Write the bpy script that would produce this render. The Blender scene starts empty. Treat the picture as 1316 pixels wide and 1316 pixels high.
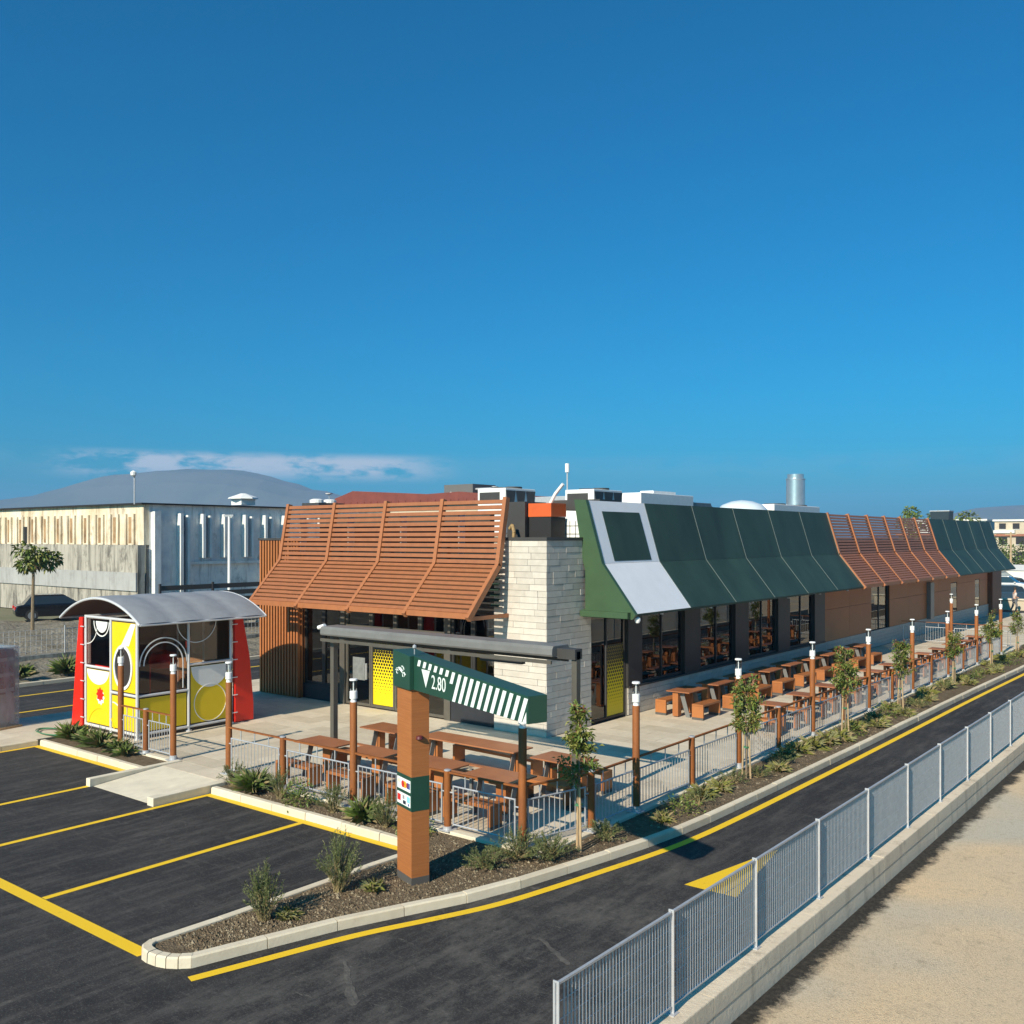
import bpy, bmesh, math, random
from mathutils import Vector, Matrix
random.seed(7)
R = math.radians
scene = bpy.context.scene
COL = scene.collection

# ------------------------------------------------------------------ camera, sky, sun, exposure
CAMX, CAMY, CAMZ, HEAD = 14.913, -20.294, 5.4, R(38.37)
cd = bpy.data.cameras.new('camera'); cam = bpy.data.objects.new('camera', cd); COL.objects.link(cam)
cam.location = (CAMX, CAMY, CAMZ); cam.rotation_euler = (R(90), 0, HEAD)
cd.sensor_width = 36; cd.lens = 36 * 1234 / 1316; cd.shift_y = (690.5 - 658) / 1316
cd.clip_start = 0.1; cd.clip_end = 30000
scene.camera = cam

SUN_EL = R(31.6)
SX, SY = 0.08, -0.9968
world = bpy.data.worlds.new('World'); scene.world = world; world.use_nodes = True
wn, wl = world.node_tree.nodes, world.node_tree.links
wn.clear()
wout = wn.new('ShaderNodeOutputWorld')
sky = wn.new('ShaderNodeTexSky'); sky.sky_type = 'NISHITA'; sky.sun_disc = False
sky.sun_elevation = SUN_EL; sky.sun_rotation = math.atan2(SX, SY)
sky.altitude = 0; sky.air_density = 1.0; sky.dust_density = 1.6; sky.ozone_density = 3.0
hs = wn.new('ShaderNodeMix'); hs.data_type = 'RGBA'; hs.blend_type = 'MULTIPLY'; hs.inputs[0].default_value = 1.0
hs.inputs[7].default_value = (0.015, 0.565, 0.83, 1)          # deep autumn blue
bg = wn.new('ShaderNodeBackground'); bg.inputs['Strength'].default_value = 0.104
wl.new(sky.outputs[0], hs.inputs[6]); wl.new(hs.outputs[2], bg.inputs['Color'])
# a low bank of clouds all round the horizon
tc = wn.new('ShaderNodeTexCoord')
sp = wn.new('ShaderNodeSeparateXYZ'); wl.new(tc.outputs['Generated'], sp.inputs[0])
mp = wn.new('ShaderNodeMapping'); mp.inputs['Scale'].default_value = (8, 8, 26); mp.inputs['Location'].default_value = (0.35, 0.2, 0.0)
wl.new(tc.outputs['Generated'], mp.inputs[0])
nz = wn.new('ShaderNodeTexNoise'); nz.inputs['Scale'].default_value = 2.6; nz.inputs['Detail'].default_value = 7; nz.inputs['Roughness'].default_value = 0.62
wl.new(mp.outputs[0], nz.inputs['Vector'])
big = wn.new('ShaderNodeTexNoise'); big.inputs['Scale'].default_value = 1.7; big.inputs['Detail'].default_value = 1
mp2 = wn.new('ShaderNodeMapping'); mp2.inputs['Scale'].default_value = (1, 1, 0); mp2.inputs['Location'].default_value = (0.62, 0.1, 0)
wl.new(tc.outputs['Generated'], mp2.inputs[0]); wl.new(mp2.outputs[0], big.inputs['Vector'])
def wmath(op, a, b=None, c=None):
    n = wn.new('ShaderNodeMath'); n.operation = op
    for i, q in enumerate((a, b, c)):
        if q is None: continue
        if isinstance(q, (int, float)): n.inputs[i].default_value = q
        else: wl.new(q, n.inputs[i])
    return n.outputs[0]
def wramp(v, a, b, c=0.0, d=1.0):
    n = wn.new('ShaderNodeMapRange'); n.interpolation_type = 'SMOOTHSTEP'
    n.inputs[1].default_value = a; n.inputs[2].default_value = b; n.inputs[3].default_value = c; n.inputs[4].default_value = d
    wl.new(v, n.inputs[0]); return n.outputs[0]
band = wmath('MULTIPLY', wramp(sp.outputs[2], 0.052, 0.070), wramp(sp.outputs[2], 0.077, 0.088, 1, 0))
clo = wramp(wmath('ADD', nz.outputs[0], wmath('MULTIPLY', big.outputs[0], 0.30)), 0.50, 0.70)
dt = wn.new('ShaderNodeVectorMath'); dt.operation = 'DOT_PRODUCT'; wl.new(tc.outputs['Generated'], dt.inputs[0]); dt.inputs[1].default_value = (-0.80, 0.60, 0)
near = wramp(dt.outputs['Value'], 0.975, 0.992, 0.06, 1.0)   # the bank gathers round the mountain
cmask = wmath('MULTIPLY', wmath('MULTIPLY', wmath('MULTIPLY', band, clo), near), 0.9)
bg2 = wn.new('ShaderNodeBackground'); bg2.inputs['Color'].default_value = (0.50, 0.54, 0.60, 1); bg2.inputs['Strength'].default_value = 0.90
mixw = wn.new('ShaderNodeMixShader')
wl.new(cmask, mixw.inputs[0]); wl.new(bg.outputs[0], mixw.inputs[1]); wl.new(bg2.outputs[0], mixw.inputs[2])
wl.new(mixw.outputs[0], wout.inputs[0])

sd = bpy.data.lights.new('sun', 'SUN'); sd.energy = 5.0; sd.angle = R(0.53); sd.color = (1.0, 0.88, 0.70)
sun = bpy.data.objects.new('sun', sd); COL.objects.link(sun)
sdir = Vector((SX * math.cos(SUN_EL), SY * math.cos(SUN_EL), math.sin(SUN_EL)))
sun.rotation_euler = sdir.to_track_quat('Z', 'Y').to_euler(); sun.location = sdir * 60

vs = scene.view_settings
vs.view_transform = 'Standard'; vs.look = 'None'; vs.exposure = 0.42; vs.gamma = 1.0; vs.use_curve_mapping = False
scene.cycles.max_bounces = 8; scene.cycles.transparent_max_bounces = 16; scene.cycles.volume_bounces = 1

# ------------------------------------------------------------------ materials
MATS = {}
def principled(name):
    m = bpy.data.materials.new(name); m.use_nodes = True
    return m, m.node_tree.nodes, m.node_tree.links, m.node_tree.nodes['Principled BSDF']
def mat(name, col, rough=0.6, metal=0.0, var=0.0, scale=3.0, bump=0.0, bscale=None, spec=0.5, col2=None, stretch=(1, 1, 1), detail=5, lo=0.3, hi=0.7, coat=0.0, bdist=0.02):
    """principled surface; world-position noise mixes col with col2 (or a darker / lighter col) and gives fine relief"""
    if name in MATS: return MATS[name]
    m, n, l, p = principled(name)
    p.inputs['Base Color'].default_value = (*col, 1); p.inputs['Roughness'].default_value = rough
    p.inputs['Metallic'].default_value = metal; p.inputs['Specular IOR Level'].default_value = spec
    if coat: p.inputs['Coat Weight'].default_value = coat
    if var or col2 or bump:
        g = n.new('ShaderNodeNewGeometry'); mpn = n.new('ShaderNodeMapping'); mpn.inputs['Scale'].default_value = stretch
        l.new(g.outputs['Position'], mpn.inputs[0])
    if var or col2:
        t = n.new('ShaderNodeTexNoise'); t.inputs['Scale'].default_value = scale; t.inputs['Detail'].default_value = detail; t.inputs['Roughness'].default_value = 0.6
        l.new(mpn.outputs[0], t.inputs['Vector'])
        mr = n.new('ShaderNodeMapRange'); mr.inputs[1].default_value = lo; mr.inputs[2].default_value = hi
        l.new(t.outputs[0], mr.inputs[0])
        mx = n.new('ShaderNodeMix'); mx.data_type = 'RGBA'
        a = col if col2 else tuple(c * (1 - var) for c in col); b = col2 if col2 else tuple(min(1, c * (1 + var)) for c in col)
        mx.inputs[6].default_value = (*a, 1); mx.inputs[7].default_value = (*b, 1)
        l.new(mr.outputs[0], mx.inputs[0]); l.new(mx.outputs[2], p.inputs['Base Color'])
    if bump:
        t2 = n.new('ShaderNodeTexNoise'); t2.inputs['Scale'].default_value = bscale or scale * 6; t2.inputs['Detail'].default_value = 4
        l.new(mpn.outputs[0], t2.inputs['Vector'])
        bp = n.new('ShaderNodeBump'); bp.inputs['Strength'].default_value = bump; bp.inputs['Distance'].default_value = bdist
        l.new(t2.outputs[0], bp.inputs['Height']); l.new(bp.outputs[0], p.inputs['Normal'])
    MATS[name] = m
    return m

def asphalt_material():
    m, n, l, p = principled('asphalt')
    g = n.new('ShaderNodeNewGeometry')
    def noise(sc, st, det=5, rgh=.6, loc=(0, 0, 0), rot=0):
        mpn = n.new('ShaderNodeMapping'); mpn.inputs['Scale'].default_value = st; mpn.inputs['Location'].default_value = loc; mpn.inputs['Rotation'].default_value = (0, 0, rot)
        l.new(g.outputs['Position'], mpn.inputs[0])
        t = n.new('ShaderNodeTexNoise'); t.inputs['Scale'].default_value = sc; t.inputs['Detail'].default_value = det; t.inputs['Roughness'].default_value = rgh
        l.new(mpn.outputs[0], t.inputs['Vector']); return t.outputs[0]
    def rng(v, a, b, c=0., d=1.):
        q = n.new('ShaderNodeMapRange'); q.inputs[1].default_value = a; q.inputs[2].default_value = b; q.inputs[3].default_value = c; q.inputs[4].default_value = d
        l.new(v, q.inputs[0]); return q.outputs[0]
    def mix(f, a, b):
        q = n.new('ShaderNodeMix'); q.data_type = 'RGBA'
        for i, s in ((6, a), (7, b)):
            if isinstance(s, tuple): q.inputs[i].default_value = (*s, 1)
            else: l.new(s, q.inputs[i])
        l.new(f, q.inputs[0]); return q.outputs[2]
    def mul(a, b):
        q = n.new('ShaderNodeMath'); q.operation = 'MULTIPLY'; l.new(a, q.inputs[0])
        if isinstance(b, float): q.inputs[1].default_value = b
        else: l.new(b, q.inputs[1])
        return q.outputs[0]
    c = mix(rng(noise(.30, (1, 1, 1), 4), .32, .68), (.017, .0165, .018), (.036, .034, .034))
    c = mix(mul(rng(noise(1.5, (2.6, .42, 1), 7, .72), .46, .70), .75), c, (.098, .089, .083))               # wheel scuffs along the lane
    c = mix(mul(rng(noise(2.4, (.6, 2.2, 1), 8, .78, (3, 1, 0), .35), .55, .72), .5), c, (.14, .127, .112))   # dusty smears
    c = mix(mul(rng(noise(7, (1.6, .6, 1), 7, .85), .50, .66), .65), c, (.011, .011, .012))                      # bitumen-rich patches
    c = mix(mul(rng(noise(11, (.9, 1.3, 1), 8, .9, (5, 5, 0)), .53, .64), .62), c, (.105, .098, .092))
    c = mix(mul(rng(noise(40, (1, 1, 1), 3, .8), .56, .70), .8), c, (.15, .14, .13))                      # light chippings
    sm = mul(rng(noise(2.0, (1.7, .40, 1), 9, .82, (7, 2, 0), -.25), .58, .66), rng(noise(.20, (1, 1, 1), 2, .5, (2.4, 5, 0)), .46, .58))
    c = mix(mul(sm, .60), c, (.19, .175, .155))                                                             # mortar scrapes
    sm2 = mul(rng(noise(5.5, (.35, 3.2, 1), 8, .8, (1, 6, 0), -.5), .63, .68), rng(noise(.35, (1, 1, 1), 2, .5, (8, 3, 0)), .50, .60))
    c = mix(mul(sm2, .8), c, (.30, .28, .25))                                                               # thin scratches
    sx_ = n.new('ShaderNodeSeparateXYZ'); l.new(g.outputs['Position'], sx_.inputs[0])
    worn = mul(rng(sx_.outputs[0], 4.2, 6.0), rng(sx_.outputs[1], -3.0, -8.5))                              # the lane mouth carries the site traffic
    c = mix(mul(mul(rng(noise(1.1, (1.3, .7, 1), 9, .82, (2, 8, 0), .6), .47, .63), worn), .62), c, (.135, .124, .112))
    c = mix(mul(mul(rng(noise(4.0, (.5, 2.0, 1), 9, .85, (9, 1, 0), -.9), .58, .66), worn), .7), c, (.23, .21, .185))
    l.new(c, p.inputs['Base Color'])
    p.inputs['Roughness'].default_value = .85; p.inputs['Specular IOR Level'].default_value = .25
    bp = n.new('ShaderNodeBump'); bp.inputs['Strength'].default_value = .55; bp.inputs['Distance'].default_value = .012
    l.new(noise(85, (1, 1, 1), 3), bp.inputs['Height']); l.new(bp.outputs[0], p.inputs['Normal'])
    return m

def gravel_material():
    """sandy gravel; a band of bare tarmac with a ragged edge runs along the foot of the wall"""
    m, n, l, p = principled('gravel')
    g = n.new('ShaderNodeNewGeometry'); s = n.new('ShaderNodeSeparateXYZ'); l.new(g.outputs['Position'], s.inputs[0])
    def noise(sc, det=5, rgh=.6):
        t = n.new('ShaderNodeTexNoise'); t.inputs['Scale'].default_value = sc; t.inputs['Detail'].default_value = det; t.inputs['Roughness'].default_value = rgh
        l.new(g.outputs['Position'], t.inputs['Vector']); return t.outputs[0]
    def rng(v, a, b, c=0., d=1.):
        q = n.new('ShaderNodeMapRange'); q.inputs[1].default_value = a; q.inputs[2].default_value = b; q.inputs[3].default_value = c; q.inputs[4].default_value = d
        l.new(v, q.inputs[0]); return q.outputs[0]
    def mix(f, a, b):
        q = n.new('ShaderNodeMix'); q.data_type = 'RGBA'
        for i, t in ((6, a), (7, b)):
            if isinstance(t, tuple): q.inputs[i].default_value = (*t, 1)
            else: l.new(t, q.inputs[i])
        l.new(f, q.inputs[0]); return q.outputs[2]
    def madd(a, b, c):
        q = n.new('ShaderNodeMath'); q.operation = 'MULTIPLY_ADD'; l.new(a, q.inputs[0]); q.inputs[1].default_value = b
        if isinstance(c, float): q.inputs[2].default_value = c
        else: l.new(c, q.inputs[2])
        return q.outputs[0]
    sand = mix(rng(noise(.55, 5), .35, .68), (.70, .525, .335), (.60, .475, .33))
    sand = mix(rng(noise(.16, 2), .50, .62), sand, (.52, .47, .38))
    sand = mix(rng(noise(30, 5, .8), .50, .66, 0, .6), sand, (.30, .235, .16))
    sand = mix(rng(noise(9, 6, .8), .52, .66, 0, .6), sand, (.36, .30, .215))
    sand = mix(rng(noise(22, 4, .8), .62, .72, 0, .4), sand, (.80, .70, .54))
    sand = mix(rng(noise(3.2, 6, .75), .60, .72, 0, .5), sand, (.30, .24, .16))
    sand = mix(rng(noise(1.3, 8, .85), .55, .68, 0, .55), sand, (.24, .195, .135))
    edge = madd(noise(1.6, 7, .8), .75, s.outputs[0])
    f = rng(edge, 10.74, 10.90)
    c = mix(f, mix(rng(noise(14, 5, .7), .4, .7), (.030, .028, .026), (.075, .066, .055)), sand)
    l.new(c, p.inputs['Base Color']); p.inputs['Roughness'].default_value = .95; p.inputs['Specular IOR Level'].default_value = .15
    bp = n.new('ShaderNodeBump'); bp.inputs['Strength'].default_value = .8; bp.inputs['Distance'].default_value = .02
    l.new(noise(48, 5, .7), bp.inputs['Height']); l.new(bp.outputs[0], p.inputs['Normal'])
    return m

def streaked(name, base, stain, amount=.6, sc=1.0, low=.48, high=.72, bump=.3, rough=.85, base2=None):
    """weathered render or concrete: vertical run-off streaks and blotches"""
    m, n, l, p = principled(name)
    g = n.new('ShaderNodeNewGeometry')
    def noise(scale, st, det=6, rgh=.65, loc=(0, 0, 0)):
        q = n.new('ShaderNodeMapping'); q.inputs['Scale'].default_value = st; q.inputs['Location'].default_value = loc; l.new(g.outputs['Position'], q.inputs[0])
        t = n.new('ShaderNodeTexNoise'); t.inputs['Scale'].default_value = scale; t.inputs['Detail'].default_value = det; t.inputs['Roughness'].default_value = rgh
        l.new(q.outputs[0], t.inputs['Vector']); return t.outputs[0]
    def rng(v, a, b, c=0., d=1.):
        q = n.new('ShaderNodeMapRange'); q.inputs[1].default_value = a; q.inputs[2].default_value = b; q.inputs[3].default_value = c; q.inputs[4].default_value = d
        l.new(v, q.inputs[0]); return q.outputs[0]
    def mix(f, a, b):
        q = n.new('ShaderNodeMix'); q.data_type = 'RGBA'
        for i, t in ((6, a), (7, b)):
            if isinstance(t, tuple): q.inputs[i].default_value = (*t, 1)
            else: l.new(t, q.inputs[i])
        l.new(f, q.inputs[0]); return q.outputs[2]
    c = mix(rng(noise(.5 * sc, (1, 1, 1), 4), .3, .7), base, base2 or tuple(v * .82 for v in base))
    c = mix(rng(noise(2.2 * sc, (1, 1, .10), 7, .7), low, high, 0, amount), c, stain)
    c = mix(rng(noise(.9 * sc, (1, 1, .6), 7, .75, (4, 9, 2)), low + .05, high, 0, amount), c, tuple(v * .8 for v in stain))
    l.new(c, p.inputs['Base Color']); p.inputs['Roughness'].default_value = rough
    bp = n.new('ShaderNodeBump'); bp.inputs['Strength'].default_value = bump; bp.inputs['Distance'].default_value = .02
    l.new(noise(9 * sc, (1, 1, 1), 6, .7), bp.inputs['Height']); l.new(bp.outputs[0], p.inputs['Normal'])
    return m

def wood_material(name, a, b, axis=2, sc=1.0, rough=.55):
    """timber-look boards: thin streaks that run across the given axis"""
    m, n, l, p = principled(name)
    t0 = n.new('ShaderNodeTexCoord'); mpn = n.new('ShaderNodeMapping')
    st = [2.0 * sc, 2.0 * sc, 2.0 * sc]; st[axis] = 42.0 * sc; mpn.inputs['Scale'].default_value = st
    l.new(t0.outputs['Object'], mpn.inputs[0])
    t = n.new('ShaderNodeTexNoise'); t.inputs['Scale'].default_value = 1.3; t.inputs['Detail'].default_value = 6; t.inputs['Roughness'].default_value = .65
    l.new(mpn.outputs[0], t.inputs['Vector'])
    mr = n.new('ShaderNodeMapRange'); mr.inputs[1].default_value = .3; mr.inputs[2].default_value = .7; l.new(t.outputs[0], mr.inputs[0])
    mx = n.new('ShaderNodeMix'); mx.data_type = 'RGBA'; mx.inputs[6].default_value = (*a, 1); mx.inputs[7].default_value = (*b, 1)
    l.new(mr.outputs[0], mx.inputs[0]); l.new(mx.outputs[2], p.inputs['Base Color']); p.inputs['Roughness'].default_value = rough
    bp = n.new('ShaderNodeBump'); bp.inputs['Strength'].default_value = .2; bp.inputs['Distance'].default_value = .004
    l.new(t.outputs[0], bp.inputs['Height']); l.new(bp.outputs[0], p.inputs['Normal'])
    return m

def glass_material(name, tint=(.8, .85, .85), ior=1.5, rough=0.0, boost=0.0):
    m = bpy.data.materials.new(name); m.use_nodes = True; n, l = m.node_tree.nodes, m.node_tree.links; n.clear()
    o = n.new('ShaderNodeOutputMaterial'); tr = n.new('ShaderNodeBsdfTransparent'); gl = n.new('ShaderNodeBsdfGlossy'); fr = n.new('ShaderNodeFresnel'); mx = n.new('ShaderNodeMixShader')
    tr.inputs[0].default_value = (*tint, 1); gl.inputs['Roughness'].default_value = rough; gl.inputs[0].default_value = (.95, .95, .95, 1); fr.inputs['IOR'].default_value = ior
    ad = n.new('ShaderNodeMath'); ad.operation = 'ADD'; ad.use_clamp = True; ad.inputs[1].default_value = boost
    l.new(fr.outputs[0], ad.inputs[0]); l.new(ad.outputs[0], mx.inputs[0]); l.new(tr.outputs[0], mx.inputs[1]); l.new(gl.outputs[0], mx.inputs[2]); l.new(mx.outputs[0], o.inputs[0])
    return m

def tone_material(name, a, b, rough=.8, bump=.25, sc=4.0):
    """slabs: each has its own tone stored on the mesh, with fine mottling"""
    m, n, l, p = principled(name)
    at = n.new('ShaderNodeAttribute'); at.attribute_name = 'tone'
    g = n.new('ShaderNodeNewGeometry'); t = n.new('ShaderNodeTexNoise'); t.inputs['Scale'].default_value = sc; t.inputs['Detail'].default_value = 7; t.inputs['Roughness'].default_value = .7
    l.new(g.outputs['Position'], t.inputs['Vector'])
    ad = n.new('ShaderNodeMath'); ad.operation = 'MULTIPLY_ADD'; l.new(at.outputs['Fac'], ad.inputs[0]); ad.inputs[1].default_value = .45; l.new(t.outputs[0], ad.inputs[2])
    mr = n.new('ShaderNodeMapRange'); mr.inputs[1].default_value = .35; mr.inputs[2].default_value = 1.1; l.new(ad.outputs[0], mr.inputs[0])
    mx = n.new('ShaderNodeMix'); mx.data_type = 'RGBA'; mx.inputs[6].default_value = (*a, 1); mx.inputs[7].default_value = (*b, 1)
    l.new(mr.outputs[0], mx.inputs[0]); l.new(mx.outputs[2], p.inputs['Base Color']); p.inputs['Roughness'].default_value = rough
    t2 = n.new('ShaderNodeTexNoise'); t2.inputs['Scale'].default_value = 45; l.new(g.outputs['Position'], t2.inputs['Vector'])
    bp = n.new('ShaderNodeBump'); bp.inputs['Strength'].default_value = bump; bp.inputs['Distance'].default_value = .005
    l.new(t2.outputs[0], bp.inputs['Height']); l.new(bp.outputs[0], p.inputs['Normal'])
    return m

def random_tone(name, a, b, rough=.6, sc=6, bump=.3):
    """alike pieces (tiles, boards): tone from the object's own random number plus mottling"""
    m, n, l, p = principled(name)
    oi = n.new('ShaderNodeObjectInfo'); g = n.new('ShaderNodeNewGeometry'); t = n.new('ShaderNodeTexNoise'); t.inputs['Scale'].default_value = sc; t.inputs['Detail'].default_value = 6
    l.new(g.outputs['Position'], t.inputs['Vector'])
    ad = n.new('ShaderNodeMath'); ad.operation = 'MULTIPLY_ADD'; l.new(oi.outputs['Random'], ad.inputs[0]); ad.inputs[1].default_value = .5; l.new(t.outputs[0], ad.inputs[2])
    mr = n.new('ShaderNodeMapRange'); mr.inputs[1].default_value = .35; mr.inputs[2].default_value = 1.15; l.new(ad.outputs[0], mr.inputs[0])
    mx = n.new('ShaderNodeMix'); mx.data_type = 'RGBA'; mx.inputs[6].default_value = (*a, 1); mx.inputs[7].default_value = (*b, 1)
    l.new(mr.outputs[0], mx.inputs[0]); l.new(mx.outputs[2], p.inputs['Base Color']); p.inputs['Roughness'].default_value = rough
    t2 = n.new('ShaderNodeTexNoise'); t2.inputs['Scale'].default_value = 30; t2.inputs['Detail'].default_value = 5; l.new(g.outputs['Position'], t2.inputs['Vector'])
    bp = n.new('ShaderNodeBump'); bp.inputs['Strength'].default_value = bump; bp.inputs['Distance'].default_value = .008
    l.new(t2.outputs[0], bp.inputs['Height']); l.new(bp.outputs[0], p.inputs['Normal'])
    return m

def dotted_film():
    """yellow window film: printed dots whose holes grow with height"""
    m, n, l, p = principled('dotted_film')
    g = n.new('ShaderNodeTexCoord'); mpn = n.new('ShaderNodeMapping'); mpn.inputs['Scale'].default_value = (9., 9., 9.); l.new(g.outputs['Object'], mpn.inputs[0])
    s = n.new('ShaderNodeSeparateXYZ'); l.new(mpn.outputs[0], s.inputs[0])
    def M(op, a, b=0., c=None):
        q = n.new('ShaderNodeMath'); q.operation = op
        for i, v in enumerate((a, b, c)):
            if v is None: continue
            if isinstance(v, (int, float)): q.inputs[i].default_value = v
            else: l.new(v, q.inputs[i])
        return q.outputs[0]
    def cell(ox, oz):
        fx = M('SUBTRACT', M('FRACT', M('ADD', M('ADD', s.outputs[0], s.outputs[1]), ox)), .5)
        fz = M('SUBTRACT', M('FRACT', M('ADD', M('MULTIPLY', s.outputs[2], .577), oz)), .5)
        fz = M('MULTIPLY', fz, 1.732)
        return M('SQRT', M('ADD', M('MULTIPLY', fx, fx), M('MULTIPLY', fz, fz)))
    d = M('MINIMUM', cell(0, 0), cell(.5, .5))
    h = n.new('ShaderNodeMapRange'); h.inputs[1].default_value = 1.5; h.inputs[2].default_value = 15; h.inputs[3].default_value = .05; h.inputs[4].default_value = .50; l.new(s.outputs[2], h.inputs[0])
    hole = M('LESS_THAN', d, h.outputs[0])
    mx = n.new('ShaderNodeMix'); mx.data_type = 'RGBA'; mx.inputs[6].default_value = (.74, .58, .012, 1); mx.inputs[7].default_value = (.012, .012, .012, 1)
    l.new(hole, mx.inputs[0]); l.new(mx.outputs[2], p.inputs['Base Color']); p.inputs['Roughness'].default_value = .35
    return m

M_asphalt = asphalt_material()
M_gravel = gravel_material()
M_yellow = mat('yellow_paint', (.84, .53, .012), .65, col2=(.40, .25, .03), scale=5, lo=.62, hi=.85, detail=9, bump=.3, bscale=60)
M_kerb = random_tone('kerb_concrete', (.56, .48, .36), (.70, .62, .48), .85, 5, .35)
M_patio = tone_material('patio_slabs', (.46, .39, .29), (.66, .575, .45))
M_ramp = mat('ramp_concrete', (.66, .59, .46), .85, var=.12, scale=2.5, bump=.25, bscale=40)
M_soil = mat('soil', (.115, .085, .055), .95, col2=(.21, .16, .105), scale=7, bump=1.0, bscale=34, spec=.1, bdist=.05)
M_pebble = mat('soil_clods', (.26, .21, .14), .95, var=.5, scale=30)
M_terrain = mat('terrain', (.20, .17, .11), .95, col2=(.10, .11, .05), scale=.08, bump=.5, bscale=4)
M_bank = mat('rubble_bank', (.27, .235, .18), .95, col2=(.13, .11, .075), scale=1.1, bump=1.0, bscale=6, bdist=.12)
M_tile = random_tone('stone_tile', (.45, .41, .355), (.60, .555, .49), .7, 5, .45)
M_joint = mat('tile_joint', (.12, .11, .10), .9)
M_darkframe = mat('dark_frame', (.030, .028, .027), .45, var=.15, scale=3)
M_charcoal = mat('charcoal_metal', (.050, .047, .045), .5, var=.12, scale=2)
M_plinth = mat('dark_plinth', (.022, .024, .030), .5, var=.15, scale=3)
M_bronze = mat('bronze_metal', (.115, .105, .088), .42, metal=.25, var=.1, scale=4)
M_greymetal = mat('grey_metal', (.175, .18, .185), .38, metal=.3, var=.12, scale=3)
M_green = mat('green_panel', (.028, .053, .037), .55, var=.28, scale=.9, spec=.3, stretch=(1, 1, .35))
M_greenedge = mat('green_cheek', (.042, .085, .038), .45, var=.1, scale=2)
M_seam = mat('seam_trim', (.13, .16, .15), .5)
M_white = mat('white_panel', (.74, .75, .78), .38, var=.04, scale=2)
M_whitepaint = mat('white_paint', (.78, .78, .76), .45, var=.05, scale=5)
M_slat = mat('slat_brown', (.30, .110, .043), .5, var=.10, scale=5)
M_slatside = mat('slat_rib', (.35, .130, .050), .5, var=.10, scale=5)
M_fin = random_tone('cedar_fin', (.34, .115, .035), (.44, .16, .05), .5, 6, .2)
M_finback = mat('fin_backing', (.045, .017, .010), .7)
M_brownpanel = random_tone('brown_panel', (.40, .145, .046), (.47, .175, .056), .55, 1.2, .15)
M_table = random_tone('table_top', (.27, .098, .040), (.40, .155, .064), .5, 3, .15)
M_bench = random_tone('bench_brown', (.29, .10, .030), (.42, .155, .045), .5, 3, .15)
M_legsteel = mat('leg_steel', (.20, .20, .195), .5, metal=.3)
M_footdark = mat('bench_foot', (.085, .080, .075), .6)
M_corten = mat('corten', (.30, .095, .015), .7, col2=(.19, .060, .014), scale=7, bump=.3, bscale=60, stretch=(1, 1, .4))
M_galv = mat('galvanised', (.46, .47, .49), .45, metal=.35, var=.1, scale=10)
M_galvpost = mat('galvanised_post', (.50, .51, .53), .45, metal=.3, var=.08, scale=8)
M_lampwhite = mat('lamp_white', (.80, .80, .79), .35)
M_lampglass = glass_material('lamp_glass', (.88, .9, .9), 1.3)
M_wallconc = streaked('wall_concrete', (.70, .60, .46), (.20, .165, .12), .55, 1.6, .52, .72, .6, base2=(.60, .51, .39))
M_signwood = wood_material('sign_timber', (.40, .150, .045), (.31, .105, .030), 2)
M_signgreen = mat('sign_green', (.014, .060, .040), .42, var=.08, scale=3)
M_signwhite = mat('sign_white', (.76, .82, .79), .5)
M_glass = glass_material('window_glass', (.62, .66, .66), 1.55, 0.0, .05)
M_film = dotted_film()
M_interior = mat('interior_wall', (.10, .060, .038), .8, var=.3, scale=.6)
M_intfloor = mat('interior_floor', (.12, .10, .085), .4, var=.15, scale=1)
M_dark = mat('dark_void', (.012, .012, .013), .7)
M_red = mat('play_red', (.72, .020, .008), .35, var=.05, scale=3)
M_playyellow = mat('play_yellow', (.80, .56, .008), .35, var=.04, scale=3)
M_playclear = glass_material('play_clear', (.84, .74, .68), 1.40)
M_playframe = mat('play_frame', (.66, .66, .67), .35, metal=.2)
M_playdark = mat('play_gasket', (.03, .022, .02), .6)
M_canvas = mat('grey_canvas', (.265, .275, .295), .55, var=.10, scale=3, bump=.2, bscale=14)
M_bark = mat('bark', (.20, .150, .095), .9, var=.35, scale=25, bump=.5, bscale=50, stretch=(1, 1, .25))
M_stake = mat('stake_wood', (.42, .30, .17), .85, var=.25, scale=18, stretch=(1, 1, .2))
M_leafA = mat('leaf_green', (.115, .165, .030), .5, var=.35, scale=9)
M_leafB = mat('leaf_olive', (.185, .190, .045), .5, var=.35, scale=9)
M_leafR = mat('leaf_bronze', (.24, .095, .045), .5, var=.35, scale=9)
M_rosA = mat('rosemary_green', (.105, .130, .040), .7, var=.35, scale=12)
M_rosB = mat('rosemary_grey', (.190, .190, .085), .7, var=.35, scale=12)
M_dry = mat('dry_grass', (.27, .21, .10), .8, var=.3, scale=12)
M_hedge = mat('hedge_leaf', (.085, .12, .018), .6, var=.45, scale=1.4)
M_cream = streaked('cream_render', (.80, .73, .59), (.24, .15, .075), .85, 1.0, .50, .72, .4, base2=(.60, .50, .34))
M_greyconc = streaked('stained_concrete', (.36, .33, .28), (.05, .045, .04), .9, 1.1, .46, .68, .5, base2=(.44, .41, .35))
M_whiterend = streaked('white_render', (.90, .87, .81), (.22, .20, .18), .8, 1.1, .53, .74, .4, base2=(.52, .54, .56))
M_bluerib = streaked('blue_recess', (.06, .12, .22), (.03, .05, .09), .5, 1.2)
M_whiterib = streaked('white_rib', (.78, .79, .78), (.35, .33, .28), .5, 1.2)
M_redroof = mat('red_roof', (.18, .045, .032), .6, var=.15, scale=1.5)
M_orange = mat('orange_sheet', (.60, .105, .022), .5, var=.06, scale=3)
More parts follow.
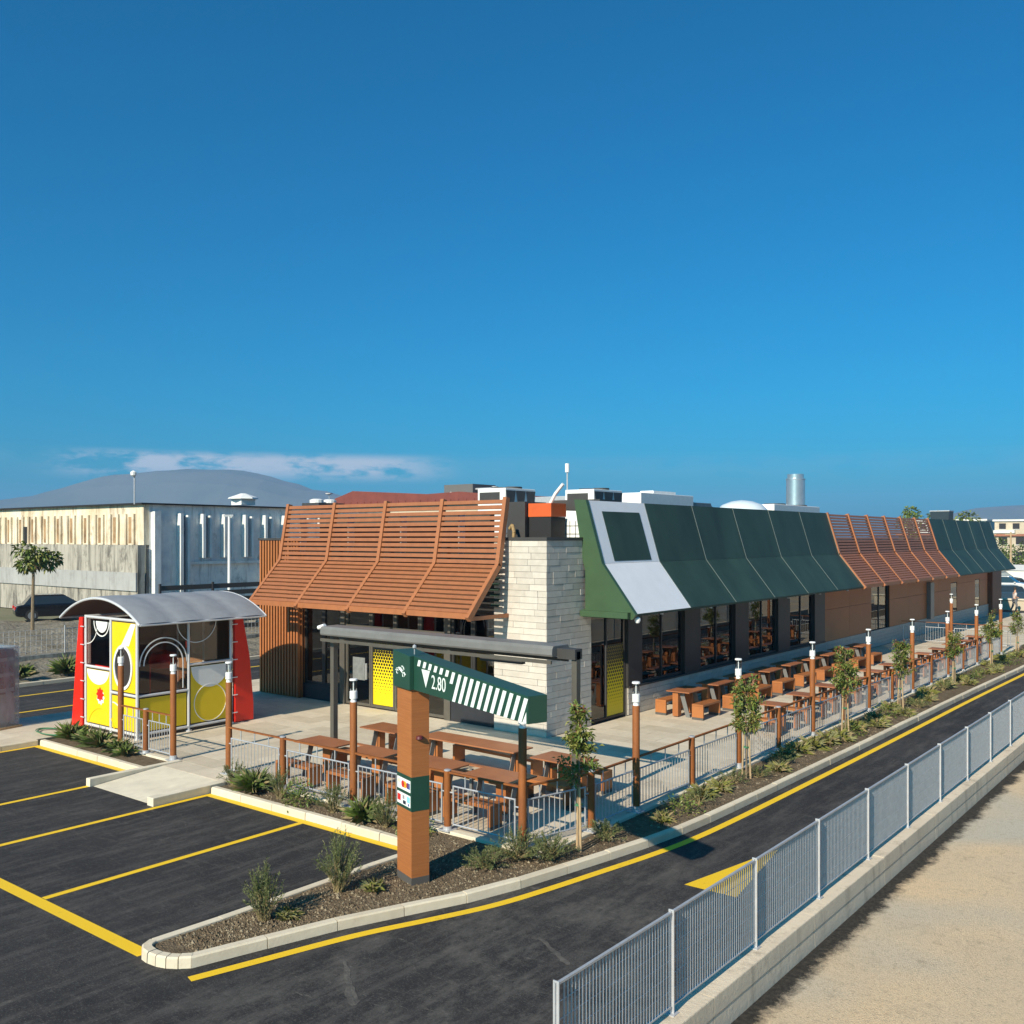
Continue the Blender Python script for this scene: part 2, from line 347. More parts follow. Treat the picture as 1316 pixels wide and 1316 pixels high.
M_tin = mat('bright_metal', (.66, .67, .68), .28, metal=.85, var=.06, scale=4)
M_gold = mat('lagging_gold', (.34, .23, .10), .5, var=.3, scale=8, bump=.5, bscale=30)
M_beige = mat('beige_wall', (.52, .44, .33), .85, var=.15, scale=.5)
M_farwhite = mat('far_white', (.68, .67, .63), .8, var=.06, scale=.3)
M_terracotta = mat('terracotta', (.30, .12, .07), .8, var=.2, scale=1)
M_tyre = mat('tyre', (.018, .018, .018), .85)
M_rim = mat('rim', (.42, .42, .43), .35, metal=.8)
M_carglass = mat('car_glass', (.02, .026, .03), .08, spec=.8)
M_skin = mat('skin', (.52, .30, .20), .6)
M_shirt = mat('pale_shirt', (.62, .54, .52), .8)
M_trouser = mat('grey_trousers', (.15, .15, .16), .85)
M_hair = mat('dark_hair', (.03, .02, .015), .7)
M_plastic = mat('plastic_wrap', (.30, .35, .42), .22, var=.25, scale=3, bump=.6, bscale=5, stretch=(1, 1, .4)); M_plastic.node_tree.nodes['Principled BSDF'].inputs['Alpha'].default_value = .52
M_maroon = mat('maroon', (.10, .016, .020), .5, var=.2, scale=3)
M_hose = mat('hose_green', (.06, .20, .10), .5)
M_blind = mat('grey_blind', (.30, .30, .31), .7)
M_mountain = mat('mountain_scrub', (.085, .10, .085), .95, col2=(.13, .13, .11), scale=.004)
M_steelblue = mat('blue_steel', (.012, .024, .035), .4, var=.2, scale=1)

# ------------------------------------------------------------------ mesh helpers
class MB:
    def __init__(s): s.v, s.f, s.m, s.t = [], [], [], []
    def face(s, pts, m=0, tone=None):
        i = len(s.v); s.v += [tuple(p) for p in pts]; s.f.append(tuple(range(i, i + len(pts)))); s.m.append(m); s.t.append(tone)
        return s
    def box(s, x0, x1, y0, y1, z0, z1, m=0, mx=None, tone=None):
        i = len(s.v); P = [(x0, y0, z0), (x1, y0, z0), (x1, y1, z0), (x0, y1, z0), (x0, y0, z1), (x1, y0, z1), (x1, y1, z1), (x0, y1, z1)]
        if mx is not None: P = [tuple(mx @ Vector(p)) for p in P]
        s.v += P
        for q in ((0, 3, 2, 1), (4, 5, 6, 7), (0, 1, 5, 4), (1, 2, 6, 5), (2, 3, 7, 6), (3, 0, 4, 7)):
            s.f.append(tuple(i + k for k in q)); s.m.append(m); s.t.append(tone)
        return s
    def prism(s, pts, axis, a, b, m=0, mx=None):
        def mk(p, w):
            if axis == 'x': q = (w, p[0], p[1])
            elif axis == 'y': q = (p[0], w, p[1])
            else: q = (p[0], p[1], w)
            return tuple(mx @ Vector(q)) if mx is not None else q
        i = len(s.v); n = len(pts)
        s.v += [mk(p, a) for p in pts] + [mk(p, b) for p in pts]
        s.f.append(tuple(range(i, i + n))); s.f.append(tuple(range(i + 2 * n - 1, i + n - 1, -1))); s.m += [m, m]; s.t += [None, None]
        for k in range(n):
            s.f.append((i + k, i + (k + 1) % n, i + n + (k + 1) % n, i + n + k)); s.m.append(m); s.t.append(None)
        return s
    def tube(s, p0, p1, r0, r1=None, n=10, m=0, caps=True):
        r1 = r0 if r1 is None else r1
        p0, p1 = Vector(p0), Vector(p1); d = (p1 - p0).normalized()
        u = d.cross(Vector((0, 0, 1)) if abs(d.z) < .95 else Vector((1, 0, 0))).normalized(); w = d.cross(u)
        i = len(s.v)
        for p, r in ((p0, r0), (p1, r1)):
            for k in range(n):
                a = 2 * math.pi * k / n; s.v.append(tuple(p + (u * math.cos(a) + w * math.sin(a)) * r))
        for k in range(n):
            s.f.append((i + k, i + (k + 1) % n, i + n + (k + 1) % n, i + n + k)); s.m.append(m); s.t.append(None)
        if caps:
            s.f.append(tuple(range(i + n - 1, i - 1, -1))); s.f.append(tuple(range(i + n, i + 2 * n))); s.m += [m, m]; s.t += [None, None]
        return s
    def path(s, pts, r, n=6, m=0):
        for a, b in zip(pts, pts[1:]): s.tube(a, b, r, r, n, m)
        return s
    def lathe(s, prof, c=(0, 0, 0), n=14, m=0):
        i = len(s.v); k = len(prof)
        for (r, z) in prof:
            for j in range(n):
                a = 2 * math.pi * j / n; s.v.append((c[0] + r * math.cos(a), c[1] + r * math.sin(a), c[2] + z))
        for q in range(k - 1):
            for j in range(n):
                s.f.append((i + q * n + j, i + q * n + (j + 1) % n, i + (q + 1) * n + (j + 1) % n, i + (q + 1) * n + j)); s.m.append(m); s.t.append(None)
        s.f.append(tuple(range(i + n - 1, i - 1, -1))); s.f.append(tuple(range(i + (k - 1) * n, i + k * n))); s.m += [m, m]; s.t += [None, None]
        return s
    def mesh(s, name, mats, smooth=False, recalc=True):
        me = bpy.data.meshes.new(name); me.from_pydata(s.v, [], s.f)
        for mm in (mats if isinstance(mats, (list, tuple)) else [mats]): me.materials.append(mm)
        if any(s.m): me.polygons.foreach_set('material_index', s.m)
        if any(t is not None for t in s.t):
            at = me.attributes.new('tone', 'FLOAT', 'FACE'); at.data.foreach_set('value', [t or 0. for t in s.t])
        if recalc:
            bm = bmesh.new(); bm.from_mesh(me); bmesh.ops.recalc_face_normals(bm, faces=bm.faces); bm.to_mesh(me); bm.free()
        if smooth:
            me.polygons.foreach_set('use_smooth', [True] * len(me.polygons)); me.set_sharp_from_angle(angle=R(40))
        me.update(); return me
    def build(s, name, mats, parent=None, smooth=False, bevel=0, recalc=True):
        o = bpy.data.objects.new(name, s.mesh(name, mats, smooth, recalc)); COL.objects.link(o); o.parent = parent
        if bevel:
            b = o.modifiers.new('bevel', 'BEVEL'); b.width = bevel; b.segments = 2; b.limit_method = 'ANGLE'; b.angle_limit = R(40)
        return o
def empty(name, loc=(0, 0, 0), rz=0, label=None, cat=None, group=None):
    o = bpy.data.objects.new(name, None); COL.objects.link(o); o.location = loc; o.rotation_euler = (0, 0, rz); o.empty_display_size = .2
    return tag(o, label, cat, group)
def tag(o, label=None, cat=None, group=None, kind=None):
    if label: o['label'] = label
    if cat: o['category'] = cat
    if group: o['group'] = group
    if kind: o['kind'] = kind
    return o
def struct(o): o['kind'] = 'structure'; return o
def place(me, name, parent, loc, rot=(0, 0, 0), scl=(1, 1, 1)):
    o = bpy.data.objects.new(name, me); COL.objects.link(o); o.parent = parent; o.location = loc; o.rotation_euler = rot; o.scale = scl; return o
def copy_tree(o, parent=None):
    c = o.copy(); COL.objects.link(c); c.parent = parent
    for ch in o.children: copy_tree(ch, c)
    return c
UNIT = {}
def unit(m):
    if m.name not in UNIT: UNIT[m.name] = MB().box(-.5, .5, -.5, .5, -.5, .5).mesh('piece_' + m.name, m)
    return UNIT[m.name]
def bx(name, m, parent, x0, x1, y0, y1, z0, z1, bevel=0):
    return MB().box(x0, x1, y0, y1, z0, z1).build(name, m, parent, bevel=bevel)
ORD = ['first', 'second', 'third', 'fourth', 'fifth', 'sixth', 'seventh', 'eighth', 'ninth', 'tenth', 'eleventh', 'twelfth', 'thirteenth', 'fourteenth', 'fifteenth']
def ring(mb, c, r, w, axis, n=40, a0=0, a1=2 * math.pi, th=.012, m=0):
    """flat ring (thin band) round c in the plane normal to axis"""
    for k in range(n):
        q = []
        for aa in (a0 + (a1 - a0) * k / n, a0 + (a1 - a0) * (k + 1) / n):
            for rr in (r, r + w): q.append((rr * math.cos(aa), rr * math.sin(aa)))
        p = [q[0], q[1], q[3], q[2]]
        if axis == 'y': mb.prism([(c[0] + u, c[2] + v) for u, v in p], 'y', c[1], c[1] - th, m)
        else: mb.prism([(c[1] + u, c[2] + v) for u, v in p], 'x', c[0], c[0] + th, m)
    return mb
ZP = .14

# ------------------------------------------------------------------ ground, roads, kerbs
def sheet(name, pts, z, m): return struct(MB().face([(x, y, z) for x, y in pts]).build(name, m, recalc=False))
sheet('terrain', [(-9000, -9000), (9000, -9000), (9000, 9000), (-9000, 9000)], -.06, M_terrain)
sheet('road', [(-24, -70), (10.05, -70), (10.05, 60), (-24, 60)], 0, M_asphalt)
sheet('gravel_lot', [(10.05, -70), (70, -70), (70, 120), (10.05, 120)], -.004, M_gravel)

def line_strip(name, pts, w, z=.004):
    mb = MB(); n = len(pts); L, Rr = [], []
    for i, p in enumerate(pts):
        a = Vector(pts[max(0, i - 1)]); b = Vector(pts[min(n - 1, i + 1)]); d = (b - a).normalized(); q = Vector((-d.y, d.x)) * w / 2
        L.append((p[0] + q.x, p[1] + q.y, z)); Rr.append((p[0] - q.x, p[1] - q.y, z))
    for i in range(n - 1): mb.face([L[i], Rr[i], Rr[i + 1], L[i + 1]])
    return struct(mb.build(name, M_yellow))
KERB = [(4.30, -13.36), (4.52, -12.6), (4.73, -11.85), (4.95, -11.15), (5.32, -10.3), (5.72, -9.3), (5.95, -8.25), (6.15, -7.15), (6.35, -6.1), (6.52, -4.9), (6.60, -3.3), (6.66, 0), (6.72, 4), (6.76, 8), (6.80, 14), (6.98, 22), (7.15, 32), (7.3, 60)]
def chaikin(P, it=3):
    for _ in range(it):
        Q = [P[0]]
        for a, b in zip(P, P[1:]): Q += [(a[0] * .75 + b[0] * .25, a[1] * .75 + b[1] * .25), (a[0] * .25 + b[0] * .75, a[1] * .25 + b[1] * .75)]
        P = Q + [P[-1]]
    return P
KERB = chaikin(KERB)
YL = [(x + .27 - .0 * i, y - .1) for i, (x, y) in enumerate(KERB)]
YL = YL[3:]; YL = [(YL[0][0] - (YL[4][0] - YL[0][0]) * .6, YL[0][1] - (YL[4][1] - YL[0][1]) * .6)] + YL
line_strip('lane_edge_line', YL, .15)
line_strip('parking_end_line', [(-14, -13.50), (3.46, -13.50)], .20)
line_strip('parking_line', [(.52, -13.39), (.52, -8.55)], .13)
line_strip('parking_line', [(-2.56, -13.39), (-2.56, -8.55)], .13)
line_strip('parking_line', [(-5.22, -13.39), (-5.22, -9.66)], .13)
line_strip('parking_line', [(-10.12, -13.39), (-10.12, -8.55)], .13)
line_strip('parking_kerb_line', [(-2.62, -8.47), (3.40, -8.47)], .16)
line_strip('parking_kerb_line', [(-10.18, -8.47), (-5.32, -8.47)], .16)
ar = MB().face([(7.75, -6.93, .004), (8.62, -6.93, .004), (8.22, -4.4, .004)])
struct(ar.build('lane_arrow', M_yellow, recalc=False))
line_strip('service_road_line', [(-15.3, -40), (-15.3, 20)], .13)
line_strip('service_road_line', [(-18.4, -40), (-18.4, 20)], .13)
# concrete scar where an old channel was filled in the lane
M_scar = mat('filled_scar', (.045, .042, .040), .9, col2=(.12, .11, .095), scale=5, bump=.6, lo=.35, hi=.65)
def scar(p, q, w0, w1):
    p, q = Vector(p), Vector(q); d = q - p; n_ = Vector((-d.y, d.x)).normalized(); A, Bq = [], []
    for k in range(15):
        t = k / 14; c = p + d * t; w = (w0 + (w1 - w0) * t) * (.35 if k in (0, 14) else 1)
        A.append((c.x + n_.x * w * random.uniform(.3, 1.2), c.y + n_.y * w * random.uniform(.3, 1.2), .004)); Bq.append((c.x - n_.x * w * random.uniform(.3, 1.2), c.y - n_.y * w * random.uniform(.3, 1.2), .004))
    return struct(MB().face(A + Bq[::-1]).build('road_scar', M_scar, recalc=False))
scar((5.60, -12.0), (6.62, -12.75), .03, .10); scar((7.15, -9.9), (7.95, -10.35), .03, .06)

def resample(path, step):
    P = [Vector(p) for p in path]; L = [0]
    for a, b in zip(P, P[1:]): L.append(L[-1] + (b - a).length)
    n = max(1, round(L[-1] / step)); out = []
    for k in range(n + 1):
        s = L[-1] * k / n; i = 0
        while i < len(P) - 2 and L[i + 1] < s: i += 1
        t = (s - L[i]) / max(1e-6, L[i + 1] - L[i]); out.append(P[i].lerp(P[i + 1], t))
    return out
def kerb(path, parent, side=1, step=1.0, w=.14, h=ZP, gap=.006):
    """kerb stones one by one along a path of outer foot points; side=+1 lays the stone to the left of the path"""
    pts = resample(path, step); nrm = []
    for i in range(len(pts)):
        d = (pts[min(i + 1, len(pts) - 1)] - pts[max(i - 1, 0)]).normalized(); nrm.append(Vector((-d.y, d.x)) * side)
    for i in range(len(pts) - 1):
        a, b, na, nb = pts[i], pts[i + 1], nrm[i], nrm[i + 1]; d = (b - a).normalized() * gap
        a, b = a + d, b - d
        j = random.uniform(-.004, .004); hh = h + random.uniform(-.003, .004)
        sec = [(0 + j, -.03), (.008 + j, hh - .02), (.028 + j, hh), (w - .01, hh), (w, hh - .01), (w, -.03)]
        mb = MB(); A = [(a.x + na.x * u, a.y + na.y * u, z) for u, z in sec]; B = [(b.x + nb.x * u, b.y + nb.y * u, z) for u, z in sec]
        n = len(sec); mb.v = A + B; mb.f = [tuple(range(n)), tuple(range(2 * n - 1, n - 1, -1))] + [(k, (k + 1) % n, n + (k + 1) % n, n + k) for k in range(n)]
        mb.m = [0] * len(mb.f); mb.t = [None] * len(mb.f)
        mb.build('kerb_stone', M_kerb, parent)
kr = struct(empty('island_kerb'))
kerb([(3.50, -8.50), (3.46, -9.5), (3.45, -10.9), (3.42, -12.3), (3.36, -13.35)], kr, 1, 1.0)
kerb(chaikin([(3.36, -13.38), (3.42, -13.53), (3.58, -13.62), (3.85, -13.63), (4.12, -13.54), (4.30, -13.36)], 2), kr, 1, .17)
kerb(KERB[:1] + KERB[1:], kr, 1, 1.0)
kf = struct(empty('parking_kerb'))
kerb([(-2.60, -8.38), (3.48, -8.38)], kf, 1, 1.0)
kerb([(-10.14, -8.38), (-5.34, -8.38)], kf, 1, 1.0)
kerb([(-10.20, -8.38), (-10.20, -14)], kf, -1, 1.0)
kl = struct(empty('service_road_kerb'))
kerb([(-20.4, -30), (-20.4, 16)], kl, 1, 1.2)

# planting beds (soil)
def soil(name, pts, z):
    return struct(MB().prism(pts, 'z', -.02, z).build(name, M_soil))
inner = [(x - .10, y) for x, y in KERB]
soil('planting_bed', [(3.45, -13.45), (4.1, -13.45)] + inner + [(5.3, 60), (5.3, -7.58), (3.45, -7.58)], .105)
soil('planting_bed', [(-2.62, -8.28), (3.449, -8.28), (3.449, -7.58), (-2.62, -7.58)], .104)
soil('planting_bed', [(-10.2, -8.28), (-5.32, -8.28), (-5.32, -7.42), (-10.2, -7.42)], .104)
# loose clods and stones on the beds
def clods(n, pick):
    mb = MB()
    for _ in range(n):
        x, y = pick(); r = random.uniform(.008, .028) * (1 if random.random() < .9 else 1.8); z = .105
        v = [(x + r * random.uniform(.6, 1), y, z), (x, y + r * random.uniform(.6, 1), z), (x - r * random.uniform(.6, 1), y, z), (x, y - r * random.uniform(.6, 1), z), (x + random.uniform(-.3, .3) * r, y + random.uniform(-.3, .3) * r, z + r * random.uniform(.5, 1.1))]
        i = len(mb.v); mb.v += v; q = random.choice((0, 0, 0, 1))
        for a, b in ((0, 1), (1, 2), (2, 3), (3, 0)): mb.f.append((i + a, i + b, i + 4)); mb.m.append(q); mb.t.append(None)
    return mb
def kx(y):
    for (x0, y0), (x1, y1) in zip(KERB, KERB[1:]):
        if y0 <= y <= y1: return x0 + (x1 - x0) * (y - y0) / (y1 - y0)
    return 4.2
def pickA():
    t = random.random()
    if t < .62:
        y = random.uniform(-13.2, -7.6); return (random.uniform(3.55, kx(y) - .15), y)
    if t < .85:
        y = random.uniform(-7.6, 12); return (random.uniform(5.45, kx(y) - .15), y)
    return (random.uniform(-2.5, 3.4), random.uniform(-8.25, -7.6))
tag(clods(9000, pickA).build('soil_clods', [M_soil, M_pebble], recalc=False), 'loose clods and stones on the planting beds', 'soil', kind='stuff')

# patio of concrete slabs, laid in joined fields
def slabs(mb, x0, x1, y0, y1, sx=1.2, sy=.6):
    r = 0; y = y0
    while y < y1 - .02:
        ye = min(y + sy, y1); x = x0 - (r % 2) * sx * .5
        while x < x1 - .02:
            a, b = max(x, x0), min(x + sx, x1)
            if b - a > .05: mb.box(a + .003, b - .003, y + .003, ye - .003, .05, ZP + random.uniform(-.0012, .0012), tone=random.random())
            x += sx
        y = ye; r += 1
pb = MB()
slabs(pb, -13.6, 5.32, -7.4, .22)
slabs(pb, .03, 5.32, .22, 54)
slabs(pb, -14.6, -10.32, -14, -7.4)
slabs(pb, -14.6, -12.2, .22, 12)
slabs(pb, -5.3, -2.66, -7.95, -7.4)
po = struct(pb.build('patio', M_patio)); po['label'] = 'pale concrete slab terrace round the building'
bj = MB(); bj.box(-13.62, 5.34, -7.42, .2, -.02, .13); bj.box(.02, 5.34, .2, 54, -.02, .13); bj.box(-14.62, -10.3, -14.02, -7.43, -.02, .13); bj.box(-14.62, -12.19, .2, 12, -.02, .13)
struct(bj.build('patio_bed', mat('patio_joint', (.20, .18, .15), .9)))
# edging beam under the railings
pe = MB(); pe.box(-2.6, 5.44, -7.57, -7.41, -.02, .16); pe.box(5.325, 5.445, -7.40, 31, -.02, .16); pe.box(-8.3, -5.3, -7.57, -7.43, -.02, .155)
struct(pe.build('patio_edge', M_ramp, bevel=.01))
# ramp with side kerbs
rm = MB().prism([(-9.60, .006), (-7.96, ZP - .002), (-7.96, -.02), (-9.60, -.02)], 'x', -5.12, -2.90)
ro = struct(rm.build('ramp', M_ramp))
MB().box(-5.30, -5.14, -9.68, -7.45, -.02, .17).build('ramp_kerb', M_ramp, ro, bevel=.012)
MB().box(-2.88, -2.66, -9.68, -7.97, -.02, .17).build('ramp_kerb', M_ramp, ro, bevel=.012)

# rubble bank beyond the service road, at left
bk = MB(); nx, ny = 26, 60
hts = {}
for i in range(nx + 1):
    for j in range(ny + 1):
        t = i / nx; hts[i, j] = -.05 + .75 * min(1, t * 2.2) + random.uniform(-.09, .09) * (1 if 0 < t else 0)
for i in range(nx):
    for j in range(ny):
        q = lambda a, b: (-20.7 - 20 * a / nx, -30 + 60 * b / ny, hts[a, b])
        bk.face([q(i, j), q(i, j + 1), q(i + 1, j + 1), q(i + 1, j)])
struct(bk.build('rubble_bank', M_bank, smooth=True))

# ------------------------------------------------------------------ retaining wall with steel grating fence along the lane
wall = empty('retaining_wall', (10.05, -13.7, 0), 0, 'low grey concrete retaining wall beneath the steel grating fence', 'wall')
for k in range(20):
    y0 = k * 2.9; h = .42 + random.uniform(-.004, .004)
    MB().prism([(-.12, -.05), (-.12, h), (.125, h), (.13, h - .01), (.135, .22), (.128, .20), (.15, -.05)], 'y', y0 + .006, y0 + 2.894).build('wall_section', M_wallconc, wall)
fence = empty('grating_fence', (9.99, -13.45, .42), 0, 'galvanised steel grating fence standing on the grey retaining wall', 'fence')
FH, FS = 1.07, 2.06
bar = MB().box(-.0085, .0085, -.0025, .0025, .09, FH - .02).mesh('picket', M_galv)
post = MB(); post.box(-.032, .032, -.006, .006, 0, FH + .02); post.box(-.006, .006, -.03, .0, 0, FH + .01); post.box(-.06, .06, -.06, .06, 0, .012)
postm = post.mesh('post', M_galvpost)
NP = 34
for k in range(24):
    place(postm, 'post', fence, (0, k * FS, 0))
    p = MB(); y0, y1 = k * FS + .03, (k + 1) * FS - .03
    p.box(-.016, .016, y0, y1, FH - .02, FH); p.box(-.014, .014, y0, y1, .075, .09)
    for q in range(1, 6): p.tube((0, y0, .09 + q * .16), (0, y1, .09 + q * .16), .0035, n=5)
    ys = [y0 + .09 + (y1 - y0 - .12) * i / (NP - 1) for i in range(NP)]
    if k >= 9:
        for y in ys: p.box(-.0085, .0085, y - .0025, y + .0025, .09, FH - .02)
    fo = p.build('panel', M_galv, fence)
    if k < 9:
        for y in ys: place(bar, 'picket', fo, (0, y, 0))

# ------------------------------------------------------------------ the restaurant
B = empty('restaurant', (0, 0, 0), 0, 'long low restaurant with brown slatted and green panel canopies', 'building')
# core walls, roof
bx('roof', M_charcoal, B, -12.0, -.3, .6, 52.6, 4.75, 5.0)
bx('side_wall', M_brownpanel, B, -12.1, -11.9, .3, 52.6, 0, 5.3)
bx('rear_wall', M_brownpanel, B, -12.1, -.05, 52.4, 52.65, 0, 5.0)
bx('parapet', M_charcoal, B, -.32, -.06, 2.1, 52.6, 3.3, 5.3)
bx('parapet', M_charcoal, B, -10.0, -1.80, .30, .6, 3.25, 5.3)
bx('parapet_screen', mat('screen_blockwork', (.055, .05, .045), .8, var=.3, scale=3), B, -10.2, -2.75, 1.0, 1.2, 5.0, 6.10)
bx('interior_floor', M_intfloor, B, -11.9, -.1, .3, 52, .05, .13)
bx('interior_wall', M_interior, B, -11.8, -.1, 20.0, 20.2, .13, 4.7)
bx('interior_wall', M_interior, B, -11.8, -9.2, 8.0, 8.2, .13, 4.7)
bx('ceiling', mat('ceiling', (.10, .095, .09), .9), B, -11.9, -.35, .65, 20, 3.45, 3.55)
# stone tile corner pier
TILE = unit(M_tile)
bx('pier_core', M_joint, B, -1.76, -.03, .03, 2.12, 0, 5.32)
def lay(face_len, place_fn, z0, rows, rh, lens):
    for r in range(rows):
        x = -random.choice((0, .17, .31, .23)) if r else 0
        while x < face_len - .02:
            L = random.choice(lens); a, b = max(x, 0), min(x + L, face_len)
            if b - a > .04: place_fn(a, b, z0 + r * rh, rh)
            x += L
LENS = (.42, .6, .6, .78, .9)
prj = lambda: random.uniform(-.006, .004)
pier = bx('pier_cap', M_charcoal, B, -1.83, .03, -.03, 2.14, 5.32, 5.40)
def tf(a, b, z, rh):
    j = prj(); place(TILE, 'tile', B, (-1.78 + (a + b) / 2, .015 + j, z + rh / 2), (0, 0, 0), (b - a - .007, .034, rh - .008))
def ts(a, b, z, rh):
    j = prj(); place(TILE, 'tile', B, (-.015 - j, .002 + (a + b) / 2, z + rh / 2), (0, 0, 0), (.034, b - a - .007, rh - .008))
random.seed(3)
lay(1.775, tf, ZP, 31, .167, LENS)
lay(2.10, ts, ZP, 31, .167, LENS)
# low stone-tiled wall under the side windows: nearest tiles one by one, the rest joined
bx('sill_wall', M_joint, B, -.30, -.03, 4.06, 52.5, 0, .93)
far = MB()
def tp(a, b, z, rh):
    y = 4.07 + (a + b) / 2
    if y < 13.2: place(TILE, 'tile', B, (-.015 - prj(), y, z + rh / 2), (0, 0, 0), (.034, b - a - .007, rh - .008))
    else: far.box(-.034, .001 - random.uniform(0, .005), 4.07 + a, 4.07 + b - .007, z, z + rh - .008)
lay(48.4, tp, ZP, 5, .16, (.6, .78, .9, 1.05))
fo = far.build('tile_field', M_tile, B); fo['kind'] = 'stuff'
bx('window_ledge', M_darkframe, B, -.25, .05, 4.08, 19.95, .935, .99, bevel=.008)
# dark window wall along the side
for (a, b) in ((4.06, 4.86), (7.55, 8.63), (11.29, 12.38), (15.04, 16.19), (18.81, 19.96)):
    bx('window_pillar', M_darkframe, B, -.30, .012, a, b, .992, 3.5)
def window(name, y0, y1, z0, z1, mull=()):
    fr = MB(); fr.box(-.16, -.08, y0, y0 + .06, z0, z1); fr.box(-.16, -.08, y1 - .06, y1, z0, z1); fr.box(-.159, -.081, y0 + .06, y1 - .06, z0, z0 + .07); fr.box(-.159, -.081, y0 + .06, y1 - .06, z1 - .07, z1)
    cuts = [y0 + .06] + list(mull) + [y1 - .06]
    for m_ in mull: fr.box(-.157, -.083, m_ - .03, m_ + .03, z0 + .07, z1 - .07)
    w = fr.build(name, M_darkframe, B)
    for a, b in zip(cuts, cuts[1:]):
        MB().box(-.125, -.117, a + (.03 if a in mull else 0), b - (.03 if b in mull else 0), z0 + .07, z1 - .07).build('pane', M_glass, w)
    return w
for (a, b) in ((4.86, 7.55), (8.63, 11.29), (12.38, 15.04), (16.19, 18.81)):
    window('window', a, b, .992, 3.45, ((a + b) / 2,))
# side entrance with dotted film
d = window('entrance', 2.13, 4.05, ZP + .02, 3.45, (3.02,))
MB().box(-.160, -.156, 3.06, 3.97, .0, 2.05).build('dotted_film', M_film, d).location = (.045, 0, ZP + .1)
bx('door_handle', M_charcoal, d, -.09, -.02, 2.90, 2.94, .6, 2.3)
# brown cladding panels to the rear of the side
PAN = unit(M_brownpanel)
bx('panel_backing', M_finback, B, -.30, -.035, 19.96, 26.0, .94, 4.6)
bx('panel_backing', M_finback, B, -.30, -.035, 28.78, 52.5, .94, 4.6)
def panel(y0, y1, z0, z1, x=-.017): place(PAN, 'panel', B, (x, (y0 + y1) / 2, (z0 + z1) / 2), (0, 0, 0), (.034, y1 - y0 - .014, z1 - z0 - .014))
ys = [19.97, 23.0, 26.0]
for a, b in zip(ys, ys[1:]):
    panel(a, b, .94, 2.3); panel(a, b, 2.3, 3.9)
ys = [28.79, 31.9, 35.0, 37.7, 40.35]
for a, b in zip(ys, ys[1:]):
    panel(a, b, .94, 2.3); panel(a, b, 2.3, 3.9)
for a, b in ((41.8, 44.1), (44.1, 46.3), (47.5, 49.7)): panel(a, b, .94, 2.6); panel(a, b, 2.6, 3.9)
panel(40.35, 41.8, 2.7, 3.9); panel(46.3, 47.5, 2.7, 3.9)
for a, b in ((40.36, 41.79), (46.31, 47.49)):
    w = bx('narrow_window', M_dark, B, -.10, -.03, a, b, .94, 2.69)
    MB().box(-.024, -.02, a + .03, b - .03, .97, 2.66).build('pane', M_glass, w)
dw = window('serving_window', 26.02, 28.76, .2, 3.4, (27.4,))
bx('side_pier', mat('dark_brown_pier', (.16, .06, .025), .6, var=.1), B, -.6, .25, 50.0, 52.7, 0, 3.55)
bx('duct', M_greymetal, B, .002, .22, 35.3, 36.0, .9, 2.9)
# front: cedar fins at the left end
FIN = unit(M_fin)
bx('fin_backing', M_finback, B, -12.05, -10.08, .06, .5, ZP, 5.28)
for k in range(14): place(FIN, 'fin', B, (-12.03 + k * .148, .02, 2.73), (0, 0, 0), (.075, .11, 5.14))
for k in range(6): place(FIN, 'fin', B, (-10.06, .13 + k * .14, 2.73), (0, 0, 0), (.05, .07, 5.14))
bx('fin_cap', M_charcoal, B, -12.13, -10.03, -.06, .55, 5.30, 5.37)
# front glazing
YG = .28
def front_frame(x0, x1, z0, z1, name='front_window', rail=None, m=M_bronze):
    fr = MB(); fr.box(x0, x0 + .07, YG - .05, YG + .05, z0, z1); fr.box(x1 - .07, x1, YG - .05, YG + .05, z0, z1); fr.box(x0 + .07, x1 - .07, YG - .049, YG + .049, z0, z0 + .08); fr.box(x0 + .07, x1 - .07, YG - .049, YG + .049, z1 - .08, z1)
    zs = [z0 + .08] + ([rail] if rail else []) + [z1 - .08]
    if rail: fr.box(x0 + .07, x1 - .07, YG - .048, YG + .048, rail - .04, rail + .04)
    w = fr.build(name, m, B)
    for a, b in zip(zs, zs[1:]): MB().box(x0 + .07, x1 - .07, YG - .004, YG + .004, a + (.04 if a == rail else 0), b - (.04 if b == rail else 0)).build('pane', M_glass, w)
    return w
bx('front_plinth', M_plinth, B, -10.08, -8.26, YG - .10, YG + .1, 0, .62)
front_frame(-10.02, -9.1, .62, 3.3, m=M_darkframe); front_frame(-9.1, -8.26, .62, 3.3, m=M_darkframe, rail=2.5)
bx('front_post', M_bronze, B, -8.25, -8.03, YG - .12, YG + .1, ZP, 3.3)
dr = front_frame(-8.02, -6.90, ZP + .03, 3.3, 'front_door', 2.62)
MB().box(-7.06, -7.02, YG - .12, YG - .08, 1.0, 1.5).build('door_handle', M_galvpost, dr)
bx('notice', mat('notice_paper', (.17, .18, .18), .7, var=.2, scale=9), dr, -7.75, -7.2, YG - .012, YG - .008, .95, 1.65)
fw = front_frame(-6.89, -5.86, ZP + .03, 3.3, rail=2.62)
MB().box(.02, .92, -.004, 0, 0, 2.40).build('dotted_film', M_film, fw).location = (-6.84, YG - .012, ZP + .12)
front_frame(-5.85, -4.82, ZP + .03, 3.3, rail=2.62); front_frame(-4.81, -3.78, ZP + .03, 3.3, rail=2.62)
bx('front_post', M_bronze, B, -3.77, -3.55, YG - .12, YG + .1, ZP, 3.3)
bx('front_plinth', M_plinth, B, -3.54, -1.79, YG - .10, YG + .1, 0, .72)
front_frame(-3.54, -2.75, .72, 3.3, m=M_darkframe); front_frame(-2.74, -1.80, .72, 3.3, m=M_darkframe)
